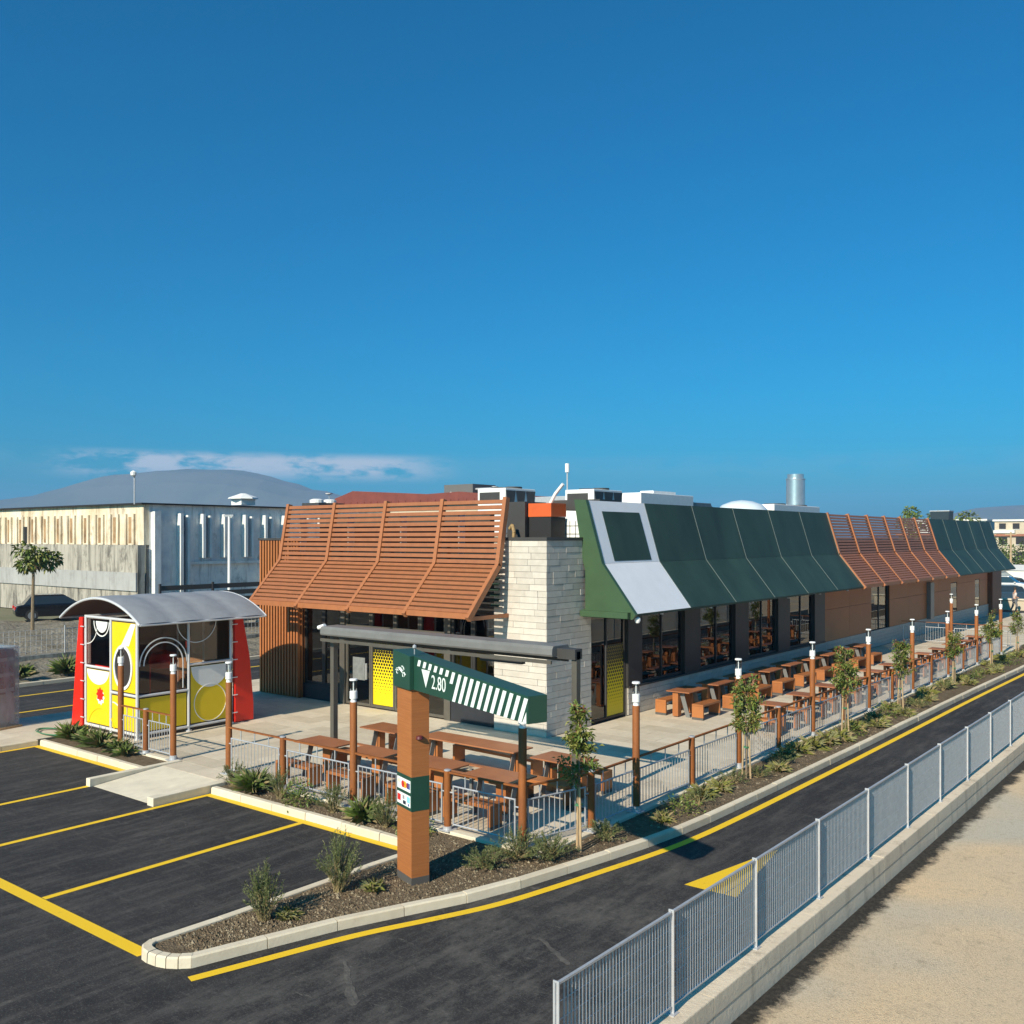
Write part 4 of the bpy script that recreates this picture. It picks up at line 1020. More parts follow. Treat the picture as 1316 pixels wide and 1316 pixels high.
# ------------------------------------------------------------------ play house
ph = empty('play_house', (0, 0, ZP), 0, 'red and yellow play house with a grey barrel roof beside the ramp', 'play house')
X0, X1, XM, Y0, Y1, YM = -10.78, -8.17, -9.46, -6.80, -3.95, -5.30
fr = MB()
for (x, y) in ((X0, Y0), (XM, Y0), (X1, Y0), (X1, YM), (X1, Y1), (X0, Y1), (X0, YM), (XM, Y1)): fr.tube((x, y, 0), (x, y, 3.12), .042, n=10); fr.tube((x, y, 0), (x, y, .03), .09, n=10)
for z in (.12, 3.08):
    for a, b in (((X0, Y0), (X1, Y0)), ((X1, Y0), (X1, Y1)), ((X1, Y1), (X0, Y1)), ((X0, Y1), (X0, Y0))): fr.tube((*a, z), (*b, z), .04, n=8)
fr.tube((X0, Y0, 1.72), (XM, Y0, 1.72), .038, n=8); fr.tube((XM, Y0, 1.12), (X1, Y0, 1.12), .038, n=8); fr.tube((X1, Y0, 1.12), (X1, YM, 1.12), .038, n=8); fr.tube((X1, YM, 1.80), (X1, Y1, 1.80), .038, n=8)
fr.build('frame', M_playframe, ph, smooth=True)
def ppanel(axis, a0, a1, z0, z1, m, name='panel', off=0.0):
    p = MB(); q = MB()
    if axis == 'y': p.box(a0 + .07, a1 - .07, Y0 - .012 + off, Y0 + .012 + off, z0 + .07, z1 - .07); q.box(a0 + .045, a1 - .045, Y0 + .013, Y0 + .02, z0 + .045, z1 - .045)
    else: p.box(X1 - .012 - off, X1 + .012 - off, a0 + .07, a1 - .07, z0 + .07, z1 - .07); q.box(X1 - .02, X1 - .013, a0 + .045, a1 - .045, z0 + .045, z1 - .045)
    o = p.build(name, m, ph)
    if m is not M_playclear: q.build('gasket', M_playdark, o)
    return o
def disc(mb, c, r_, axis, a0=0, a1=360, n=36, th=.004, sz=1.0):
    pts = [(r_ * math.cos(R(a0 + (a1 - a0) * k / n)), sz * r_ * math.sin(R(a0 + (a1 - a0) * k / n))) for k in range(n + (1 if a1 - a0 < 360 else 0))]
    if axis == 'y': mb.prism([(c[0] + u, c[2] + v) for u, v in pts], 'y', c[1], c[1] - th)
    else: mb.prism([(c[1] + u, c[2] + v) for u, v in pts], 'x', c[0], c[0] + th)
    return mb
FY, FX = Y0 - .0125, X1 + .0125
o = ppanel('y', X0, XM, 1.72, 3.08, M_playclear, 'clear_panel')
b_ = MB(); disc(b_, (-9.92, FY - .001, 2.98), .30, 'y', 180, 360); b_.build('white_disc', M_whitepaint, o); b_ = MB(); ring(b_, (-9.92, FY - .001, 2.98), .38, .03, 'y', a0=math.pi, a1=2 * math.pi); ring(b_, (-10.7, FY - .001, 2.9), .55, .02, 'y', a0=1.5 * math.pi, a1=2 * math.pi, n=20); b_.build('white_ring', M_whitepaint, o)
o = ppanel('y', X0, XM, .12, 1.72, M_playyellow)
b_ = MB(); disc(b_, (-10.12, FY, 1.645), .575, 'y', 180, 360, sz=.68); b_.build('white_disc', M_whitepaint, o)
def scallop(cx_, cz_, r_, n, amp): return [(cx_ + r_ * (1 + amp * math.cos(n * R(k * 5))) * math.cos(R(k * 5)), cz_ + r_ * (1 + amp * math.cos(n * R(k * 5))) * math.sin(R(k * 5))) for k in range(72)]
MB().prism(scallop(-10.0, 1.0, .165, 8, .16), 'y', FY - .006, FY - .010).build('flower', M_red, o)
MB().prism(scallop(-9.98, .92, .185, 9, .12), 'y', FY - .001, FY - .004).build('flower_petals', M_whitepaint, o)
b_ = MB(); ring(b_, (-9.95, FY, -.1), .72, .03, 'y', a0=R(20), a1=R(175), n=24); b_.build('white_ring', M_playyellow, o)
o = ppanel('y', XM, X1, 1.12, 3.08, M_playyellow)
hs_ = MB(); disc(hs_, (-8.82, FY - .002, 1.83), .40, 'y', sz=1.28); hs_.build('porthole', M_playdark, o)
b_ = MB()
for k in range(40):
    a, c = R(k * 9), R(k * 9 + 9); q = [(u * r1 * math.cos(w), 1.28 * r1 * math.sin(w)) for w, u in ((a, 1), (c, 1)) for r1 in (.40, .465)]
    b_.prism([(-8.82 + p[0], 1.83 + p[1]) for p in (q[0], q[1], q[3], q[2])], 'y', FY - .003, FY - .03)
b_.build('porthole_rim', M_whitepaint, o)
MB().prism([(-8.92, 2.42), (-8.55, 2.40), (-8.25, 2.95), (-8.25, 2.2), (-8.25, 3.0), (-8.42, 3.0)][:3] + [(-8.25, 3.0), (-8.45, 3.0)], 'y', FY - .001, FY - .005).build('white_flash', M_whitepaint, o)
o = ppanel('y', XM, X1, .12, 1.12, M_playyellow)
b_ = MB(); ring(b_, (-9.35, FY, .30), .55, .03, 'y', a0=0, a1=R(90), n=16); b_.build('white_ring', M_whitepaint, o)
o = ppanel('x', Y0, YM, 1.12, 3.08, M_playclear, 'clear_panel')
b_ = MB()
for r_ in (.56, .68): ring(b_, (FX, -6.05, 1.9), r_, .03, 'x', a0=0, a1=math.pi, n=24)
b_.box(FX, FX + .01, -5.49, -5.46, 1.2, 1.9); b_.build('white_ring', M_whitepaint, o)
o = ppanel('x', Y0, YM, .12, 1.12, M_playyellow)
o = ppanel('x', YM, Y1, 1.80, 3.08, M_playclear, 'clear_panel')
b_ = MB(); ring(b_, (FX, -5.05, 3.0), .6, .02, 'x', a0=math.pi, a1=2 * math.pi, n=24); b_.build('white_ring', M_whitepaint, o)
o = ppanel('x', YM, Y1, .12, 1.80, M_playyellow)
b_ = MB(); disc(b_, (FX, (YM + Y1) / 2, 1.725), .60, 'x', 180, 360, sz=1.0); b_.build('white_disc', M_whitepaint, o); b_ = MB(); ring(b_, (FX, (YM + Y1) / 2, .70), .50, .018, 'x'); b_.build('white_ring', M_whitepaint, o)
# back wall panels, floor, slide
MB().box(X0 + .06, X1 - .06, Y1 - .01, Y1 + .01, .15, 3.0).build('back_panel', mat('back_brown', (.30, .19, .10), .6), ph); MB().box(X0 - .01, X0 + .01, Y0 + .06, Y1 - .06, .15, 3.0).build('back_panel', mat('back_dark', (.16, .08, .07), .6), ph)
MB().box(X0, X1, Y0, Y1, .02, .10).build('floor', M_playdark, ph)
MB().lathe([(.04, 2.45), (.22, 2.40), (.36, 2.22), (.40, 1.95), (.40, .2)], (-10.32, -6.33, 0), 18).build('slide_tower', M_red, ph, smooth=True)
MB().lathe([(.05, 2.2), (.3, 2.12), (.38, 1.9), (.36, 1.75)], (-8.66, -5.75, 0), 16).build('slide_cap', M_red, ph, smooth=True)
MB().tube((-8.4, -6.3, .2), (-8.4, -6.3, 1.9), .02, n=8).build('climbing_pole', M_red, ph)
# red fins
def fin(pts, axis, a, b, name='red_fin'): MB().prism(pts, axis, a, b).build(name, M_red, ph, bevel=.02)
fin([(-11.48, 0), (-10.88, 0), (-10.88, 3.05), (-11.06, 3.05), (-11.24, 1.9)], 'y', Y0 - .06, Y0 + .05)
fin([(Y1 + .10, .02), (Y1 + .74, .02), (Y1 + .74, .5), (Y1 + .60, 1.9), (Y1 + .36, 3.05), (Y1 + .10, 3.05)], 'x', X1 - .05, X1 + .06)
fin([(-11.48, 0), (-10.88, 0), (-10.88, 3.05), (-11.06, 3.05), (-11.24, 1.9)], 'y', Y1 - .05, Y1 + .06)
cl = MB()
for z in (.3, .8, 1.3, 1.8, 2.3, 2.8): cl.tube((X0 - .16, Y0 - .07, z), (X0 + .02, Y0 - .07, z), .014, n=6); cl.tube((X1 + .07, Y1 + .18, z), (X1 + .07, Y1 - .02, z), .014, n=6)
cl.build('clips', M_playframe, ph)
# barrel roof
rf = MB(); xa, xb, sag = -11.86, -7.72, .62; cxr = (xa + xb) / 2; hw = (xb - xa) / 2; Rr = (hw * hw + sag * sag) / (2 * sag); N = 24; ny = 24; ya, yb = -6.98, -3.08
amax = math.asin(hw / Rr)
def rp(i, j, dz=0):
    a = -amax + 2 * amax * i / N; y = ya + (yb - ya) * j / ny; bulge = .035 * abs(math.sin(math.pi * 4 * j / ny)) ** .6
    r_ = Rr + bulge + dz; return (cxr + r_ * math.sin(a), y, 3.02 - (Rr - sag) + r_ * math.cos(a))
for i in range(N):
    for j in range(ny):
        rf.face([rp(i, j), rp(i + 1, j), rp(i + 1, j + 1), rp(i, j + 1)])
        rf.face([rp(i, j, -.04), rp(i, j + 1, -.04), rp(i + 1, j + 1, -.04), rp(i + 1, j, -.04)], 1)
ro = rf.build('barrel_roof', [M_canvas, mat('canvas_lining', (.10, .055, .045), .8)], ph, recalc=False)
bmx = bmesh.new(); bmx.from_mesh(ro.data); bmesh.ops.remove_doubles(bmx, verts=bmx.verts, dist=.0005); bmx.to_mesh(ro.data); bmx.free()
ro.data.polygons.foreach_set('use_smooth', [True] * len(ro.data.polygons))
eg = MB()
for j in (0, ny): eg.path([tuple(Vector(rp(i, j, -.02)) + Vector((0, -.01 if j == 0 else .01, 0))) for i in range(N + 1)], .035, 8)
for i in (0, N): eg.path([rp(i, j, -.02) for j in range(0, ny + 1, 6)], .03, 8)
eg.build('roof_edge', M_playframe, ro, smooth=True)

# ------------------------------------------------------------------ plants
def leaf(mb, p, d, L, w, m, droop=.25):
    d = d.normalized(); s = d.cross(Vector((random.uniform(-.4, .4), random.uniform(-.4, .4), 1))).normalized() * w; n = s.cross(d).normalized()
    a = p; b = p + d * L * .5 + n * L * .06; c = p + d * L - Vector((0, 0, droop * L))
    i = len(mb.v); mb.v += [tuple(a), tuple(b + s), tuple(c), tuple(b - s)]; mb.f += [(i, i + 1, i + 2), (i, i + 2, i + 3)]; mb.m += [m, m]; mb.t += [None, None]
def rvec(): return Vector((random.gauss(0, 1), random.gauss(0, 1), random.gauss(0, 1))).normalized()
def sapling(x, y, h, label, crown_r=.44, n=1150, red=.04):
    t = empty('sapling', (x, y, .10), random.uniform(0, 6), label, 'tree', 'young trees in the lane planting bed')
    tr = MB(); zc = h * .42; pts = [(0, 0, -.05)]
    for k in range(1, 6): pts.append((random.uniform(-.02, .02), random.uniform(-.02, .02), h * .95 * k / 5))
    for k in range(5): tr.tube(pts[k], pts[k + 1], .026 - k * .0045, .026 - (k + 1) * .0045, 7)
    twigs = []
    for k in range(40):
        z = random.uniform(zc, h * .93); f = (z - zc) / (h - zc); r_ = crown_r * (1.0 - .72 * f) * random.uniform(.55, 1.1); a = random.uniform(0, 6.28)
        q = Vector((r_ * math.cos(a), r_ * math.sin(a), z + r_ * random.uniform(.3, 1.0))); tr.tube((0, 0, z), q, .007, .003, 5); twigs.append((Vector((0, 0, z)), q))
    tr.build('trunk', M_bark, t, smooth=True)
    cr = MB()
    for _ in range(n):
        a, b = random.choice(twigs); u = random.uniform(.25, 1.08); p = a.lerp(b, u) + rvec() * .055
        f = (p.z - zc) / (h - zc); rr = random.random()
        m_ = 2 if (f > .86 and rr < .4) or rr < red * .35 else (1 if rr < .45 else 0)
        leaf(cr, p, (b - a).normalized() * .6 + rvec() * .9 + Vector((0, 0, .15)), random.uniform(.08, .14), random.uniform(.018, .030), m_)
    cr.build('crown', [M_leafA, M_leafB, M_leafR], t, recalc=False)
    for s in (-1, 1):
        MB().tube((s * .07, .06 * s, -.05), (s * .05, .03 * s, h * .43), .022, .02, 7).build('stake', M_stake, t)
    MB().box(-.06, .06, -.05, .05, h * .30, h * .30 + .03).build('tie', M_hose, t)
sap = [(5.72, -6.86, 2.55), (5.85, -.55, 2.25), (6.02, 5.2, 2.5), (6.0, 10.1, 2.2), (6.0, 16.4, 2.05), (6.05, 22.0, 2.4), (6.05, 27.0, 2.1)]
for i, (x, y, h) in enumerate(sap): sapling(x, y, h, f'{ORD[i]} staked sapling in the lane planting bed, counted from the sign', (.40, .46, .48, .42, .36, .46, .38)[i], (1150, 1300, 1250, 950, 800, 1100, 700)[i], (.10, .04, .12, .03, .20, .05, .05)[i])
def shrub(x, y, h, r_, kind, label, n=260, z=.10, group='shrubs in the planting beds', name='shrub'):
    mb = MB(); mats = {'rosemary': [M_rosA, M_rosB, M_dry], 'spiky': [M_rosA, M_leafA, M_dry], 'grass': [M_leafB, M_rosB, M_dry], 'leafy': [M_leafA, M_leafB, M_leafR]}[kind]
    c = Vector((x, y, z))
    if kind == 'rosemary':
        for k in range(int(n / 8)):
            a = random.uniform(0, 6.28); s = random.random() ** .6; tip = c + Vector((r_ * s * math.cos(a), r_ * s * math.sin(a), h * (1 - .55 * s * s) * random.uniform(.7, 1.05)))
            base = c + Vector((random.uniform(-.06, .06), random.uniform(-.06, .06), 0)); mid = base.lerp(tip, .5) + Vector((0, 0, .05 * h)) + (tip - base) * .05
            mb.tube(base, mid, .006, .004, 4, 2, False); mb.tube(mid, tip, .004, .002, 4, 0, False)
            for q in range(26):
                u = random.uniform(.22, 1.0); p = (base.lerp(mid, u * 2) if u < .5 else mid.lerp(tip, u * 2 - 1))
                leaf(mb, p, (tip - base).normalized() * .8 + rvec() * .8, random.uniform(.035, .065), random.uniform(.004, .008), random.choice((0, 0, 1)), .05)
    elif kind == 'spiky' or kind == 'grass':
        for k in range(int(n * .75)):
            a = random.uniform(0, 6.28); e = random.uniform(.35, 1.35) if kind == 'spiky' else random.uniform(.2, 1.1); L = h * random.uniform(.6, 1.05)
            d = Vector((math.cos(a) * math.cos(e), math.sin(a) * math.cos(e), math.sin(e)))
            leaf(mb, c + Vector((random.uniform(-.08, .08), random.uniform(-.08, .08), random.uniform(0, .12) * h)), d, L, random.uniform(.005, .010), random.choice((0, 0, 1, 1, 2)), random.uniform(.05, .35))
    else:
        for k in range(n):
            v = rvec(); v.z = abs(v.z); p = c + Vector((v.x * r_, v.y * r_, v.z * h)) * random.uniform(.35, 1.05)
            leaf(mb, p, v + rvec() * .8, random.uniform(.05, .10), random.uniform(.014, .024), random.choice((0, 0, 1)), .2)
    t = empty(name, (0, 0, 0), 0, label, 'shrub', group)
    mb.build('foliage', mats, t, recalc=False)
    MB().tube((x, y, 0), (x, y, h * .35), .018, .01, 6).build('stem', M_bark, t)
    return t
shrub(3.98, -12.0, .85, .34, 'rosemary', 'upright rosemary at the tip of the triangular bed', 620)
shrub(3.98, -10.65, .98, .40, 'rosemary', 'upright rosemary just left of the sign pylon', 700)
shrub(4.18, -11.75, .22, .45, 'grass', 'low prostrate clump beside the rosemary at the bed tip', 180)
shrub(4.35, -10.3, .25, .45, 'grass', 'low dark clump behind the rosemary near the pylon', 180)
shrub(5.18, -7.85, .55, .55, 'rosemary', 'bushy grey-green rosemary left of the corner lamp post foot', 640)
shrub(5.62, -7.55, .50, .50, 'rosemary', 'bushy grey-green rosemary right of the corner lamp post foot', 600)
shrub(5.05, -8.5, .35, .5, 'rosemary', 'dark low rosemary in the shadow of the pylon', 420)
shrub(5.75, -6.1, .35, .45, 'rosemary', 'low rosemary right of the first sapling', 420)
k = 0
for x, y, h in ((-2.55, -7.85, .55), (-1.75, -7.95, .62), (-.85, -7.95, .66), (-.2, -8.0, .5), (.75, -7.95, .62), (1.6, -7.95, .55), (2.2, -7.95, .7), (2.9, -7.95, .45)):
    shrub(x, y, h, .36, ('rosemary', 'spiky', 'rosemary', 'leafy')[k % 4], f'{ORD[k]} dark green plant of the front bed, counted from the ramp', 420, group='plants in the front bed'); k += 1
k = 0
for x, y, h in ((-9.75, -7.75, .62), (-9.0, -7.7, .5), (-8.3, -7.75, .60), (-7.35, -7.75, .45), (-6.9, -7.85, .40)):
    shrub(x, y, h, .38, 'spiky', f'{ORD[k]} spiky plant below the play house, counted from the left', 240, group='spiky plants below the play house'); k += 1
k = 0; y = -4.5
while y < 33:
    w = kx(y); x = random.uniform(5.72, w - .38); kd = random.choice(('grass', 'rosemary', 'grass', 'leafy'))
    lab = (f'{ORD[k]} low plant of the lane bed beyond the first sapling' if k < 15 else f'low plant far along the lane bed, {ORD[min(14, k - 15)]} past the third sapling' if k < 30 else f'low plant in the farthest stretch of the lane bed, {ORD[(k - 30) % 15]} of its stretch' if k < 45 else f'low plant at the very end of the lane bed, {ORD[(k - 45) % 15]} there')
    shrub(x, y, random.uniform(.28, .50), random.uniform(.3, .45), kd, lab, 230 if y < 12 else 140, group='low plants in the lane bed'); k += 1; y += random.uniform(.55, .95)
# plants on the rubble bank at left
for i, (x, y, h) in enumerate(((-21.6, -1.9, .9), (-21.9, -.9, .8), (-21.8, .6, .9), (-22.0, 3.2, 1.0), (-21.9, 4.6, 1.1), (-21.7, -3.6, .8))):
    shrub(x, y, h, .5, 'spiky', f'{ORD[i]} dark leafy plant on the rubble bank beyond the service road', 330, z=.1, group='plants on the rubble bank')

def tree(x, y, z, h, r_, label, n=1200, trunk_h=None, flat=.55, mats=None, leafL=(.16, .3), name='tree', clumps=14):
    t = empty(name, (x, y, z), 0, label, 'tree'); th = trunk_h or h * .5; tr = MB()
    tr.tube((0, 0, -.3), (.06, .03, th), .09 * h / 4, .06 * h / 4, 8); cl_ = []
    for k in range(clumps):
        v = rvec(); c = Vector((v.x * r_ * .75, v.y * r_ * .75, th + (h - th) * .5 + v.z * (h - th) * .5 * .8)); cl_.append((c, r_ * random.uniform(.28, .46)))
        tr.tube((.06, .03, th - .1), c, .035 * h / 4, .012, 5)
    tr.build('trunk', M_bark, t, smooth=True); cr = MB()
    for _ in range(n):
        c, q = random.choice(cl_); v = rvec(); p = c + Vector((v.x, v.y, v.z * flat)) * q * random.uniform(.5, 1.05)
        leaf(cr, p, v + rvec() * .7, random.uniform(*leafL), random.uniform(.05, .09) * leafL[1] / .3, random.choice((0, 0, 1)), .3)
    cr.build('crown', mats or [M_leafA, M_leafB], t, recalc=False); return t
tree(-34.0, 2.6, .5, 4.55, 1.15, 'umbrella-crowned tree before the stained concrete wall at left', 620, 3.3, .6, leafL=(.20, .34), clumps=10)

# ------------------------------------------------------------------ wrapped display cabinet and hose at left
t = empty('wrapped_cabinet', (-12.75, -8.35, ZP), R(14), 'tall display cabinet wrapped in clear plastic at the left edge', 'cabinet')
MB().box(-1.0, .28, -.35, .35, .12, 2.16).build('carcass', M_charcoal, t, bevel=.01)
MB().box(.285, .34, -.34, .34, .95, 2.12).build('red_front', M_maroon, t)
for k in range(3): MB().box(.345, .355, -.30, .30, 1.0 + k * .42, 1.10 + k * .42).build('shelf_edge', M_blind, t)
MB().box(.285, .30, -.34, .34, .14, .93).build('lower_front', M_blind, t)
wo = MB().box(-1.06, .44, -.42, .42, .04, 2.25).build('plastic_wrap', M_plastic, t, bevel=.04)
MB().box(-1.1, .5, -.45, .45, 0, .05).build('pallet', M_stake, t)
hc = MB(); pts = []
for k in range(90):
    a = k * .28; r_ = .55 + .08 * math.sin(k * .31); pts.append((-10.75 + r_ * math.cos(a) * 1.2, -7.75 + r_ * math.sin(a) * .55, ZP + .02 + .0006 * k))
tag(hc.path(pts, .012, 5).build('garden_hose', M_hose), 'green garden hose coiled on the pavement by the spiky plants', 'hose')

# ------------------------------------------------------------------ background, left: old warehouse
wh = empty('warehouse', (-42.8, 13.9, 0), 0, 'old warehouse with cream and white-blue weathered walls at left', 'building')
HW = 7.55
MB().box(-75, 0, 0, .4, 4.9, HW).build('cream_wall', M_cream, wh); MB().box(-75, .15, -.5, -.01, 0, 4.9).build('lower_wall', M_greyconc, wh)
MB().box(-75, .1, -.62, -.505, 1.9, 3.1).build('pale_band', streaked('pale_band', (.40, .40, .39), (.20, .19, .18), .6), wh)
MB().box(-.4, 0, .4, 46, 0, HW).build('side_wall', M_whiterend, wh)
MB().box(-75.3, .25, -.3, 46.3, HW, HW + .10).build('roof', M_dark, wh)
for k in range(24):
    x = -1.6 - k * 1.95
    MB().box(x - .24, x + .34, -.012, -.002, 5.0, 6.75).build('recess', M_brownpanel if False else mat('rust_recess', (.30, .19, .10), .9, var=.5, scale=1.2), wh); MB().box(x + .36, x + .62, -.14, -.003, 4.92, 6.95).build('rib', M_cream, wh); MB().box(x - .6, x - .36, -.14, -.003, 4.92, 6.95).build('rib', M_cream, wh)
MB().box(-17.0, -15.7, -.03, -.013, 4.95, 6.2).build('opening', M_dark, wh)
for k in range(13):
    y = 2.4 + k * 1.72; long = k in (0, 4, 5) or k > 7; z0 = .1 if long else 4.0
    MB().box(.003, .50, y, y + .22, z0, 7.0).build('rib', M_whiterib, wh); MB().box(.003, .42, y + .60, y + .78, z0, 6.9).build('rib', M_whiterib, wh); MB().box(.002, .02, y + .225, y + .595, z0, 6.85).build('blue_recess', M_bluerib, wh)
MB().box(.003, .5, .5, .95, 0, 7.1).build('rib', M_whiterib, wh); MB().box(.02, .22, 3.3, 9.0, 3.55, 3.75).build('ledge', M_whiterib, wh)
for y in (.5, 12.5): pass
t = empty('roof_vent', (-44.0, 22.5, HW + .2), 0, 'pale mushroom roof vent on the warehouse', 'vent'); MB().box(-.6, .6, -.6, .6, 0, .45).build('base', M_whitepaint, t); MB().lathe([(1.1, .45), (1.05, .55), (.2, .85)], n=8).build('cap', M_whitepaint, t)
t = empty('roof_fans', (-44.2, 30.2, HW + .2), 0, 'low white fan units on the warehouse roof beside the slatted canopy', 'fan'); MB().box(-1, 1, -1.3, 1.3, 0, .35).build('base', M_charcoal, t)
for k in (-.65, .65): MB().lathe([(.55, .35), (.55, .6), (.3, .68)], (0, k, 0), 14).build('fan', M_whitepaint, t)
t = empty('floodlight_mast', (-43.4, 13.6, HW), 0, 'thin mast with a floodlight on the warehouse corner', 'mast'); MB().tube((0, 0, 0), (0, 0, 2.0), .05, n=8).build('mast', M_galv, t); MB().lathe([(.05, -.2), (.18, -.1), (.2, .1), (.05, .2)], (.05, -.1, 2.0), 10).build('head', M_lampwhite, t)
t = empty('street_pole', (-36.5, 16.0, 0), 0, 'tall white pole in front of the warehouse corner', 'pole'); MB().tube((0, 0, 0), (0, 0, 6.7), .11, .08, 10).build('pole', M_whitepaint, t); MB().box(-.5, .5, -.06, .06, 6.7, 6.82).build('crossarm', M_galv, t)
# louvred fence before the warehouse
fl = empty('louvred_fence', (-28, 18, 0), R(90), 'dark louvred boundary fence before the warehouse', 'fence')
for k in range(9):
    x = -12 + k * 3
    MB().box(x - .05, x + .05, -.05, .05, 0, 3.1).build('post', M_charcoal, fl)
    for q in range(7): MB().box(x + .06, x + 2.94, -.02, .02, .6 + q * .36, .84 + q * .36).build('slat', mat('dark_louvre', (.07, .06, .05), .7), fl)
st = empty('stair_rail', (-27.5, 12.5, 0), 0, 'galvanised stair railing rising beside the timber fins', 'railing')
for dz in (0, .35, .7): MB().path([(0, 0, 1.6 + dz), (0, 0.6, 1.6 + dz), (0, 5.0, 4.4 + dz)], .035, 6).build('rail', M_galv, st)
for q in (0, 2.4, 4.8): MB().tube((0, q, 0), (0, q, 2.4 + q * .58), .04, n=6).build('post', M_galv, st)
MB().prism([(-.6, 0), (5, 0), (5, 3.6), (0.6, .9), (-.6, .9)], 'x', -1.4, -.1).build('steps', M_greyconc, st)
# low wire fence along the bank
wf = empty('wire_fence', (-25.5, -12, .55), 0, 'low wire mesh fence on the rubble bank', 'fence')
wm = MB()
for k in range(110): wm.tube((0, k * .22, 0), (0, k * .22, 1.0), .007, n=4)
for q in range(5): wm.tube((0, 0, .1 + q * .22), (0, 24, .1 + q * .22), .006, n=4)
wm.build('mesh', M_galv, wf)
for k in range(9): MB().tube((0, k * 3, -.3), (0, k * 3, 1.1), .03, n=6).build('post', M_galv, wf)
MB().box(-.1, .1, -12, 34, -1.2, -.06).build('footing', M_greyconc, wf)

# ------------------------------------------------------------------ vehicles
def car(loc, rz, colour, label, suv=False):
    t = empty('parked_car', loc, rz, label, 'car'); m = mat('car_paint_' + label.split()[0], colour, .25, metal=.2, coat=.6)
    H1 = 1.55 if suv else 1.42
    body = [(-2.15, .32), (-2.2, .62), (-2.12, .88), (-1.75, .95), (1.05, .98), (1.85, .88), (2.12, .70), (2.15, .36), (1.9, .26), (-1.9, .26)]
    b = MB().prism(body, 'y', -.86, .86).build('body', m, t, bevel=.07)
    cab0 = [(-1.95 if suv else -1.75, .95), (1.10, .97), (.35, H1), (-1.35 if not suv else -1.7, H1)]
    g = MB(); i = 0
    lo = [(cab0[0][0], -.80, .94), (cab0[1][0], -.80, .96), (cab0[1][0], .80, .96), (cab0[0][0], .80, .94)]; hi = [(cab0[3][0], -.64, H1), (cab0[2][0], -.64, H1), (cab0[2][0], .64, H1), (cab0[3][0], .64, H1)]
    g.v = lo + hi; g.f = [(0, 1, 5, 4), (1, 2, 6, 5), (2, 3, 7, 6), (3, 0, 4, 7), (4, 5, 6, 7)]; g.m = [0] * 5; g.t = [None] * 5
    g.build('windows', M_carglass, t)
    MB().prism([(cab0[3][0] - .05, H1 - .03), (cab0[2][0] + .08, H1 - .03), (cab0[2][0] - .1, H1 + .05), (cab0[3][0] + .15, H1 + .05)], 'y', -.66, .66).build('roof', m, t, bevel=.03)
    for s in (-1, 1):
        for x in (-1.35, 1.38):
            w = MB().tube((x, s * .68, .33), (x, s * .88, .33), .33, n=18).build('wheel', M_tyre, t); MB().tube((x, s * .881, .33), (x, s * .89, .33), .21, n=14).build('rim', M_rim, w)
        MB().box(2.05, 2.16, s * .62 - .16, s * .62 + .16, .64, .78).build('headlight', M_lampwhite, t); MB().box(-2.2, -2.12, s * .66 - .12, s * .66 + .12, .66, .84).build('tail_light', M_red, t)
        MB().box(.85, 1.0, s * .95 - .09, s * .95 + .09, .96, 1.08).build('mirror', m, t)
    return t
car((-39.6, 6.6, .70), R(70), (.006, .007, .010), 'black car parked below the stained concrete wall at left')
car((-8.6, 97.5, 0), R(10), (.010, .012, .016), 'dark estate car parked at the far right beyond the building', True)
car((-1.9, 67.2, 0), R(25), (.030, .060, .095), 'blue car parked behind the walking person at far right')
car((-5.6, 84, 0), R(0), (.60, .60, .60), 'white van-like car partly hidden between the parked cars', True)
# person at far right
def skinned(name, V, E, rad, m, parent):
    me = bpy.data.meshes.new(name); me.from_pydata(V, E, []); me.materials.append(m); o = bpy.data.objects.new(name, me); COL.objects.link(o); o.parent = parent
    md = o.modifiers.new('skin', 'SKIN'); md.use_smooth_shade = True
    for i, sv in enumerate(me.skin_vertices[0].data): sv.radius = (rad[i], rad[i] * .85); sv.use_root = (i == 0)
    o.modifiers.new('sub', 'SUBSURF').render_levels = 2; return o
pe_ = empty('person', (.45, 56.0, .0), R(-60), 'person in a pale shirt and grey trousers walking beyond the terrace', 'person')
V = [(0, 0, .95), (0, 0, 1.15), (0, .01, 1.38), (0, .02, 1.52), (0, .03, 1.64), (0, .035, 1.74), (.10, 0, .90), (.12, .10, .50), (.12, .02, .10), (.12, .14, .05), (-.10, 0, .90), (-.12, -.08, .50), (-.13, -.22, .12), (-.13, -.10, .05), (.20, .01, 1.40), (.24, -.03, 1.14), (.22, .22, 1.08), (-.20, .01, 1.40), (-.24, -.03, 1.14), (-.20, .22, 1.06)]
E_ = [(0, 1), (1, 2), (2, 3), (3, 4), (4, 5), (0, 6), (6, 7), (7, 8), (8, 9), (0, 10), (10, 11), (11, 12), (12, 13), (2, 14), (14, 15), (15, 16), (2, 17), (17, 18), (18, 19)]
rad = [.14, .13, .15, .055, .095, .075, .085, .06, .042, .035, .085, .06, .042, .035, .06, .045, .03, .06, .045, .03]
skinned('body', V, E_, rad, M_skin, pe_)
skinned('shirt', [(0, 0, .93), (0, 0, 1.15), (0, .01, 1.38), (.20, .01, 1.40), (.24, -.02, 1.2), (-.20, .01, 1.40), (-.24, -.02, 1.2)], [(0, 1), (1, 2), (2, 3), (3, 4), (2, 5), (5, 6)], [.165, .16, .175, .08, .065, .08, .065], M_shirt, pe_)
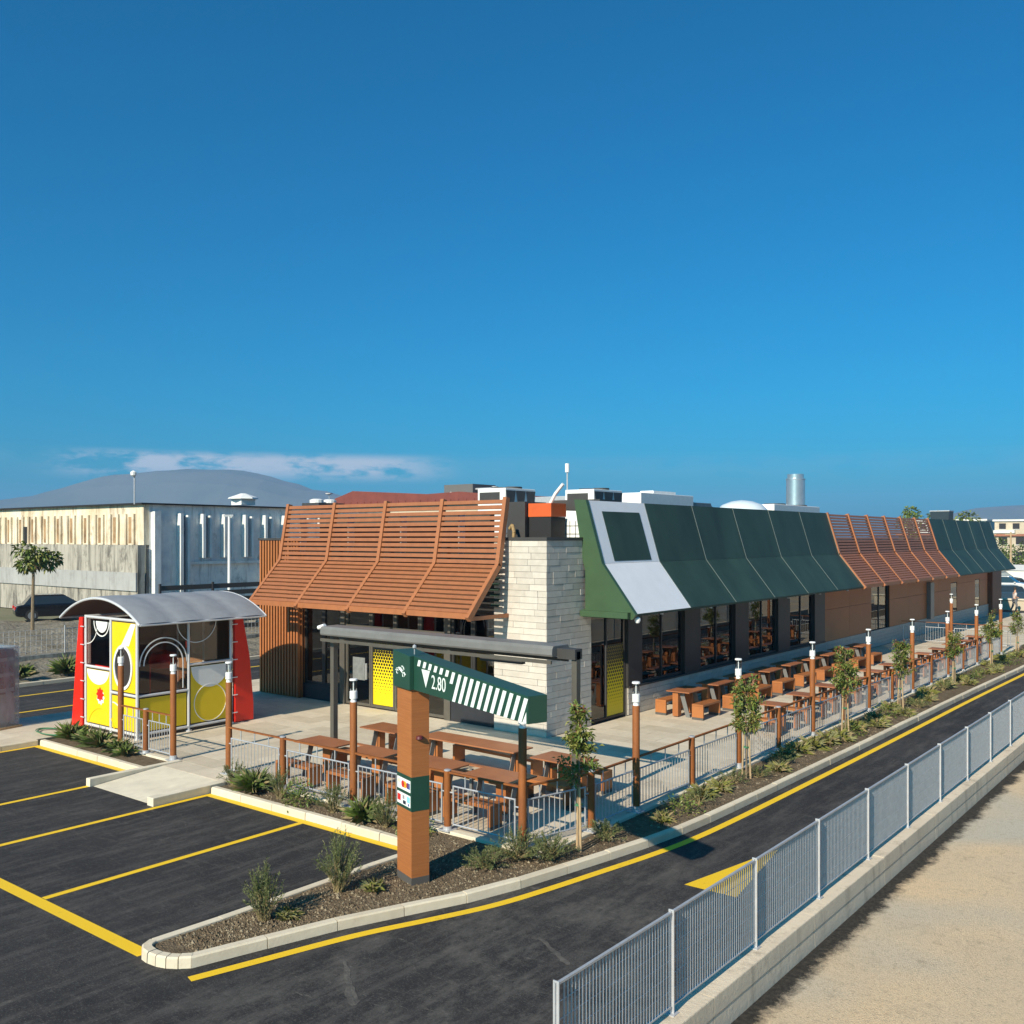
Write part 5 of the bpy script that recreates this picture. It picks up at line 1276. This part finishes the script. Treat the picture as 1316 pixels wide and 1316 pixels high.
skinned('trousers', [(0, 0, .95), (.10, 0, .90), (.12, .10, .50), (.12, .02, .13), (-.10, 0, .90), (-.12, -.08, .50), (-.13, -.22, .15)], [(0, 1), (1, 2), (2, 3), (0, 4), (4, 5), (5, 6)], [.16, .10, .075, .06, .10, .075, .06], M_trouser, pe_)
MB().lathe([(.11, 1.66), (.115, 1.74), (.08, 1.82), (.02, 1.85)], (0, .02, 0), 12).build('hair', M_hair, pe_, smooth=True)

# ------------------------------------------------------------------ background, right and behind
sheet('far_car_park', [(-11, 60.5), (12, 60.5), (12, 140), (-40, 140), (-40, 60.5)], -.002, mat('pale_paving', (.40, .36, .29), .9, var=.15, scale=.4))
t = empty('low_wall', (0, 0, 0), 0, 'low cream boundary wall behind the walking person', 'wall'); MB().box(-2, 10, 58.5, 58.9, 0, .75).build('wall', M_beige, t); MB().box(-2.1, 10.1, 58.4, 59.0, .75, .85).build('coping', M_kerb, t); 
t = empty('white_shelter', (-16, 118, 0), 0, 'long low white-roofed shelter behind the parked cars', 'shelter'); MB().prism([(0, 1.1), (4, 1.75), (8, 1.1)], 'x', -2, 30).build('roof', M_farwhite, t); MB().box(-1.9, 29.9, .2, 7.8, 0, 1.1).build('wall', M_farwhite, t)
def hedge(name, x0, x1, y, h, label, n):
    mb = MB()
    for _ in range(n):
        x = random.uniform(x0, x1); hh = h * (.75 + .3 * math.sin(x * .9) * math.sin(x * .37 + 1) + .1 * random.random()); p = Vector((x, y + random.uniform(-1.5, 1.5), random.uniform(.1, 1) ** .6 * hh))
        leaf(mb, p, rvec() + Vector((0, -.5, .4)), random.uniform(.35, .7), random.uniform(.12, .22), random.choice((0, 0, 1)), .2)
    t = empty(name, (0, 0, 0), 0, label, 'hedge'); mb.build('foliage', [M_hedge, M_leafA], t, recalc=False); return t
hedge('hedge', -42, 12, 146, 3.6, 'bright green hedge behind the white shelter', 5200)
hedge('hedge', -52, 8, 165, 5.0, 'olive thicket on the slope behind the bright hedge', 4200)
def house(name, x, y, w, d_, h, label, wallm, floors=3, roofm=None):
    t = empty(name, (x, y, 0), 0, label, 'building'); MB().box(0, w, 0, d_, 0, h).build('wall', wallm, t)
    MB().box(-.4, w + .4, -.4, d_ + .4, h, h + .45).build('roof', roofm or M_farwhite, t)
    fh = h / floors
    for f in range(floors):
        z = f * fh; MB().box(-.05, w * .42, -1.2, -.02, z + .2, z + .95).build('balcony', M_farwhite, t)
        for k in range(int(w / 3)):
            wd = MB().box(1 + k * 3, 2.5 + k * 3, -.06, -.01, z + 1.2, z + 2.6 if fh > 2.7 else z + fh - .3).build('window', M_dark, t)
            MB().box(.9 + k * 3, 2.6 + k * 3, -.12, -.061, z + 1.08, z + 1.19).build('sill', M_farwhite, wd)
    return t
house('apartment_house', -38.5, 238, 11, 14, 9.3, 'cream apartment house with balconies on the far right skyline', M_beige)
house('apartment_house', -26, 236, 34, 14, 9.0, 'white apartment house beside the cream one on the far right', M_farwhite)
house('apartment_house', -62, 245, 20, 14, 9.6, 'white house just showing past the far green canopy', M_farwhite)
t = house('tile_roof_house', -46, 186, 44, 10, 5.6, 'low house with a terracotta roof below the white apartments', M_beige, 2, M_terracotta)
for i, (x, y) in enumerate(((-19.2, 142), (-16.2, 141))):
    t = empty('telegraph_pole', (x, y, 0), 0, ('left', 'right')[i] + ' pale telegraph pole in front of the far white houses', 'pole'); MB().tube((0, 0, 0), (0, 0, 6.2), .16, .12, 8).build('pole', M_stake, t); MB().box(-.8, .8, -.06, .06, 5.8, 5.92).build('crossarm', M_stake, t)
for i, (x, y, h) in enumerate(((-15.2, 86, 8.5), (-13.0, 88.5, 8.2), (-11.2, 92.5, 8.1))): tree(x, y, 0, h, 1.4, f'{("leftmost", "middle", "rightmost")[i]} treetop showing above the side slatted canopy', 380, h * .66, .8, leafL=(.30, .5))
# red-roofed hall behind the front canopy
t = empty('red_roofed_hall', (-49, 36, 0), 0, 'hall with a dark red metal roof behind the front slatted canopy', 'building')
MB().box(0, 20, 0, 14, 0, 8.2).build('wall', M_beige, t)
MB().prism([(0, 8.0), (0, 8.75), (2.3, 9.35), (11, 8.85), (14.5, 8.95), (20, 8.4), (20, 8.0)], 'y', -.4, 14).build('roof', M_redroof, t)
for k in range(24): MB().box(.4 + k * .82, .46 + k * .82, -.44, -.401, 8.02, 8.4).build('roof_rib', M_redroof, t)
MB().box(12.3, 15.3, .2, 3, 8.8, 9.55).build('grey_turret', mat('grey_cladding', (.12, .12, .12), .7), t)
for x in (2.6, 9.2, 13.4): MB().tube((x, -.2, 8.3), (x, -.2, 8.95), .10, n=10).build('vent_pipe', M_whitepaint, t)
MB().lathe([(.06, 0), (.30, .06), (.34, .14)], (-.5, -.6, 9.1), 14).build('satellite_dish', M_lampwhite, t); MB().tube((-.5, -.6, 8.0), (-.5, -.6, 9.1), .03, n=6).build('dish_mast', M_galv, t)
MB().tube((17.2, .6, 8.6), (17.2, .6, 9.3), .25, n=14).build('vent_pipe', M_galv, t); MB().tube((15.3, .6, 9.15), (17.2, .6, 9.15), .09, n=10).build('vent_pipe', M_galv, t)
# houses across the gravel lot, seen only mirrored in the side windows
house('roadside_house', 40, 6, 14, 22, 5.6, 'beige roadside house mirrored in the side windows', M_beige, 2, M_farwhite)
house('roadside_house', 44, 40, 16, 30, 6.4, 'white roadside house mirrored in the farther side windows', M_farwhite, 2, M_terracotta)

# ------------------------------------------------------------------ hills, mountain and the air
FWD = Vector((-math.sin(HEAD), math.cos(HEAD))); RGT = Vector((math.cos(HEAD), math.sin(HEAD)))
def ridge(name, dist, prof, label=None, depth=700, jag=3.0):
    """terrain range facing the site: prof = (sideways metres, height) along the crest, with real depth behind and before it"""
    mb = MB(); rows = 9; pts = resample(prof, 45); G_ = []
    for r_ in range(rows):
        f = r_ / (rows - 1); prof_h = math.sin(math.pi * f) ** .8; row = []
        for q in pts:
            c = Vector((CAMX, CAMY)) + FWD * (dist + depth * (f - .5)) + RGT * q.x
            row.append((c.x, c.y, -2 + q.y * prof_h + (random.uniform(-jag, jag) if 0 < f < 1 else 0)))
        G_.append(row)
    for r_ in range(rows - 1):
        for k in range(len(pts) - 1): mb.face([G_[r_][k], G_[r_][k + 1], G_[r_ + 1][k + 1], G_[r_ + 1][k]])
    o = mb.build(name, M_mountain, smooth=True); return struct(o)
D = 3000.; pxm = lambda px, py: ((px - 658) / 1234 * D, (690.5 - py) / 1234 * D)
ridge('mountain', D, [pxm(*p) for p in ((-420, 672), (-200, 662), (0, 641), (60, 633), (100, 620), (140, 608), (190, 603), (250, 600), (310, 602), (350, 610), (400, 625), (450, 636), (560, 652), (700, 668), (860, 678))])
ridge('hills', D, [pxm(*p) for p in ((1150, 684), (1210, 668), (1235, 655), (1252, 650), (1290, 647.5), (1360, 646), (1500, 640), (1700, 652), (1900, 680))])
hz = MB().box(-5200, 5200, -1500, 5200, -1.2, 232).build('haze', bpy.data.materials.new('haze_air')); hz['kind'] = 'stuff'; hz['label'] = 'pale blue haze in the air'
hm = hz.data.materials[0]; hm.use_nodes = True; hn = hm.node_tree.nodes; hn.clear(); ho = hn.new('ShaderNodeOutputMaterial'); pv = hn.new('ShaderNodeVolumePrincipled')
pv.inputs['Color'].default_value = (.27, .52, .90, 1); pv.inputs['Density'].default_value = .00020; pv.inputs['Anisotropy'].default_value = 0.0
hm.node_tree.links.new(pv.outputs[0], ho.inputs['Volume'])
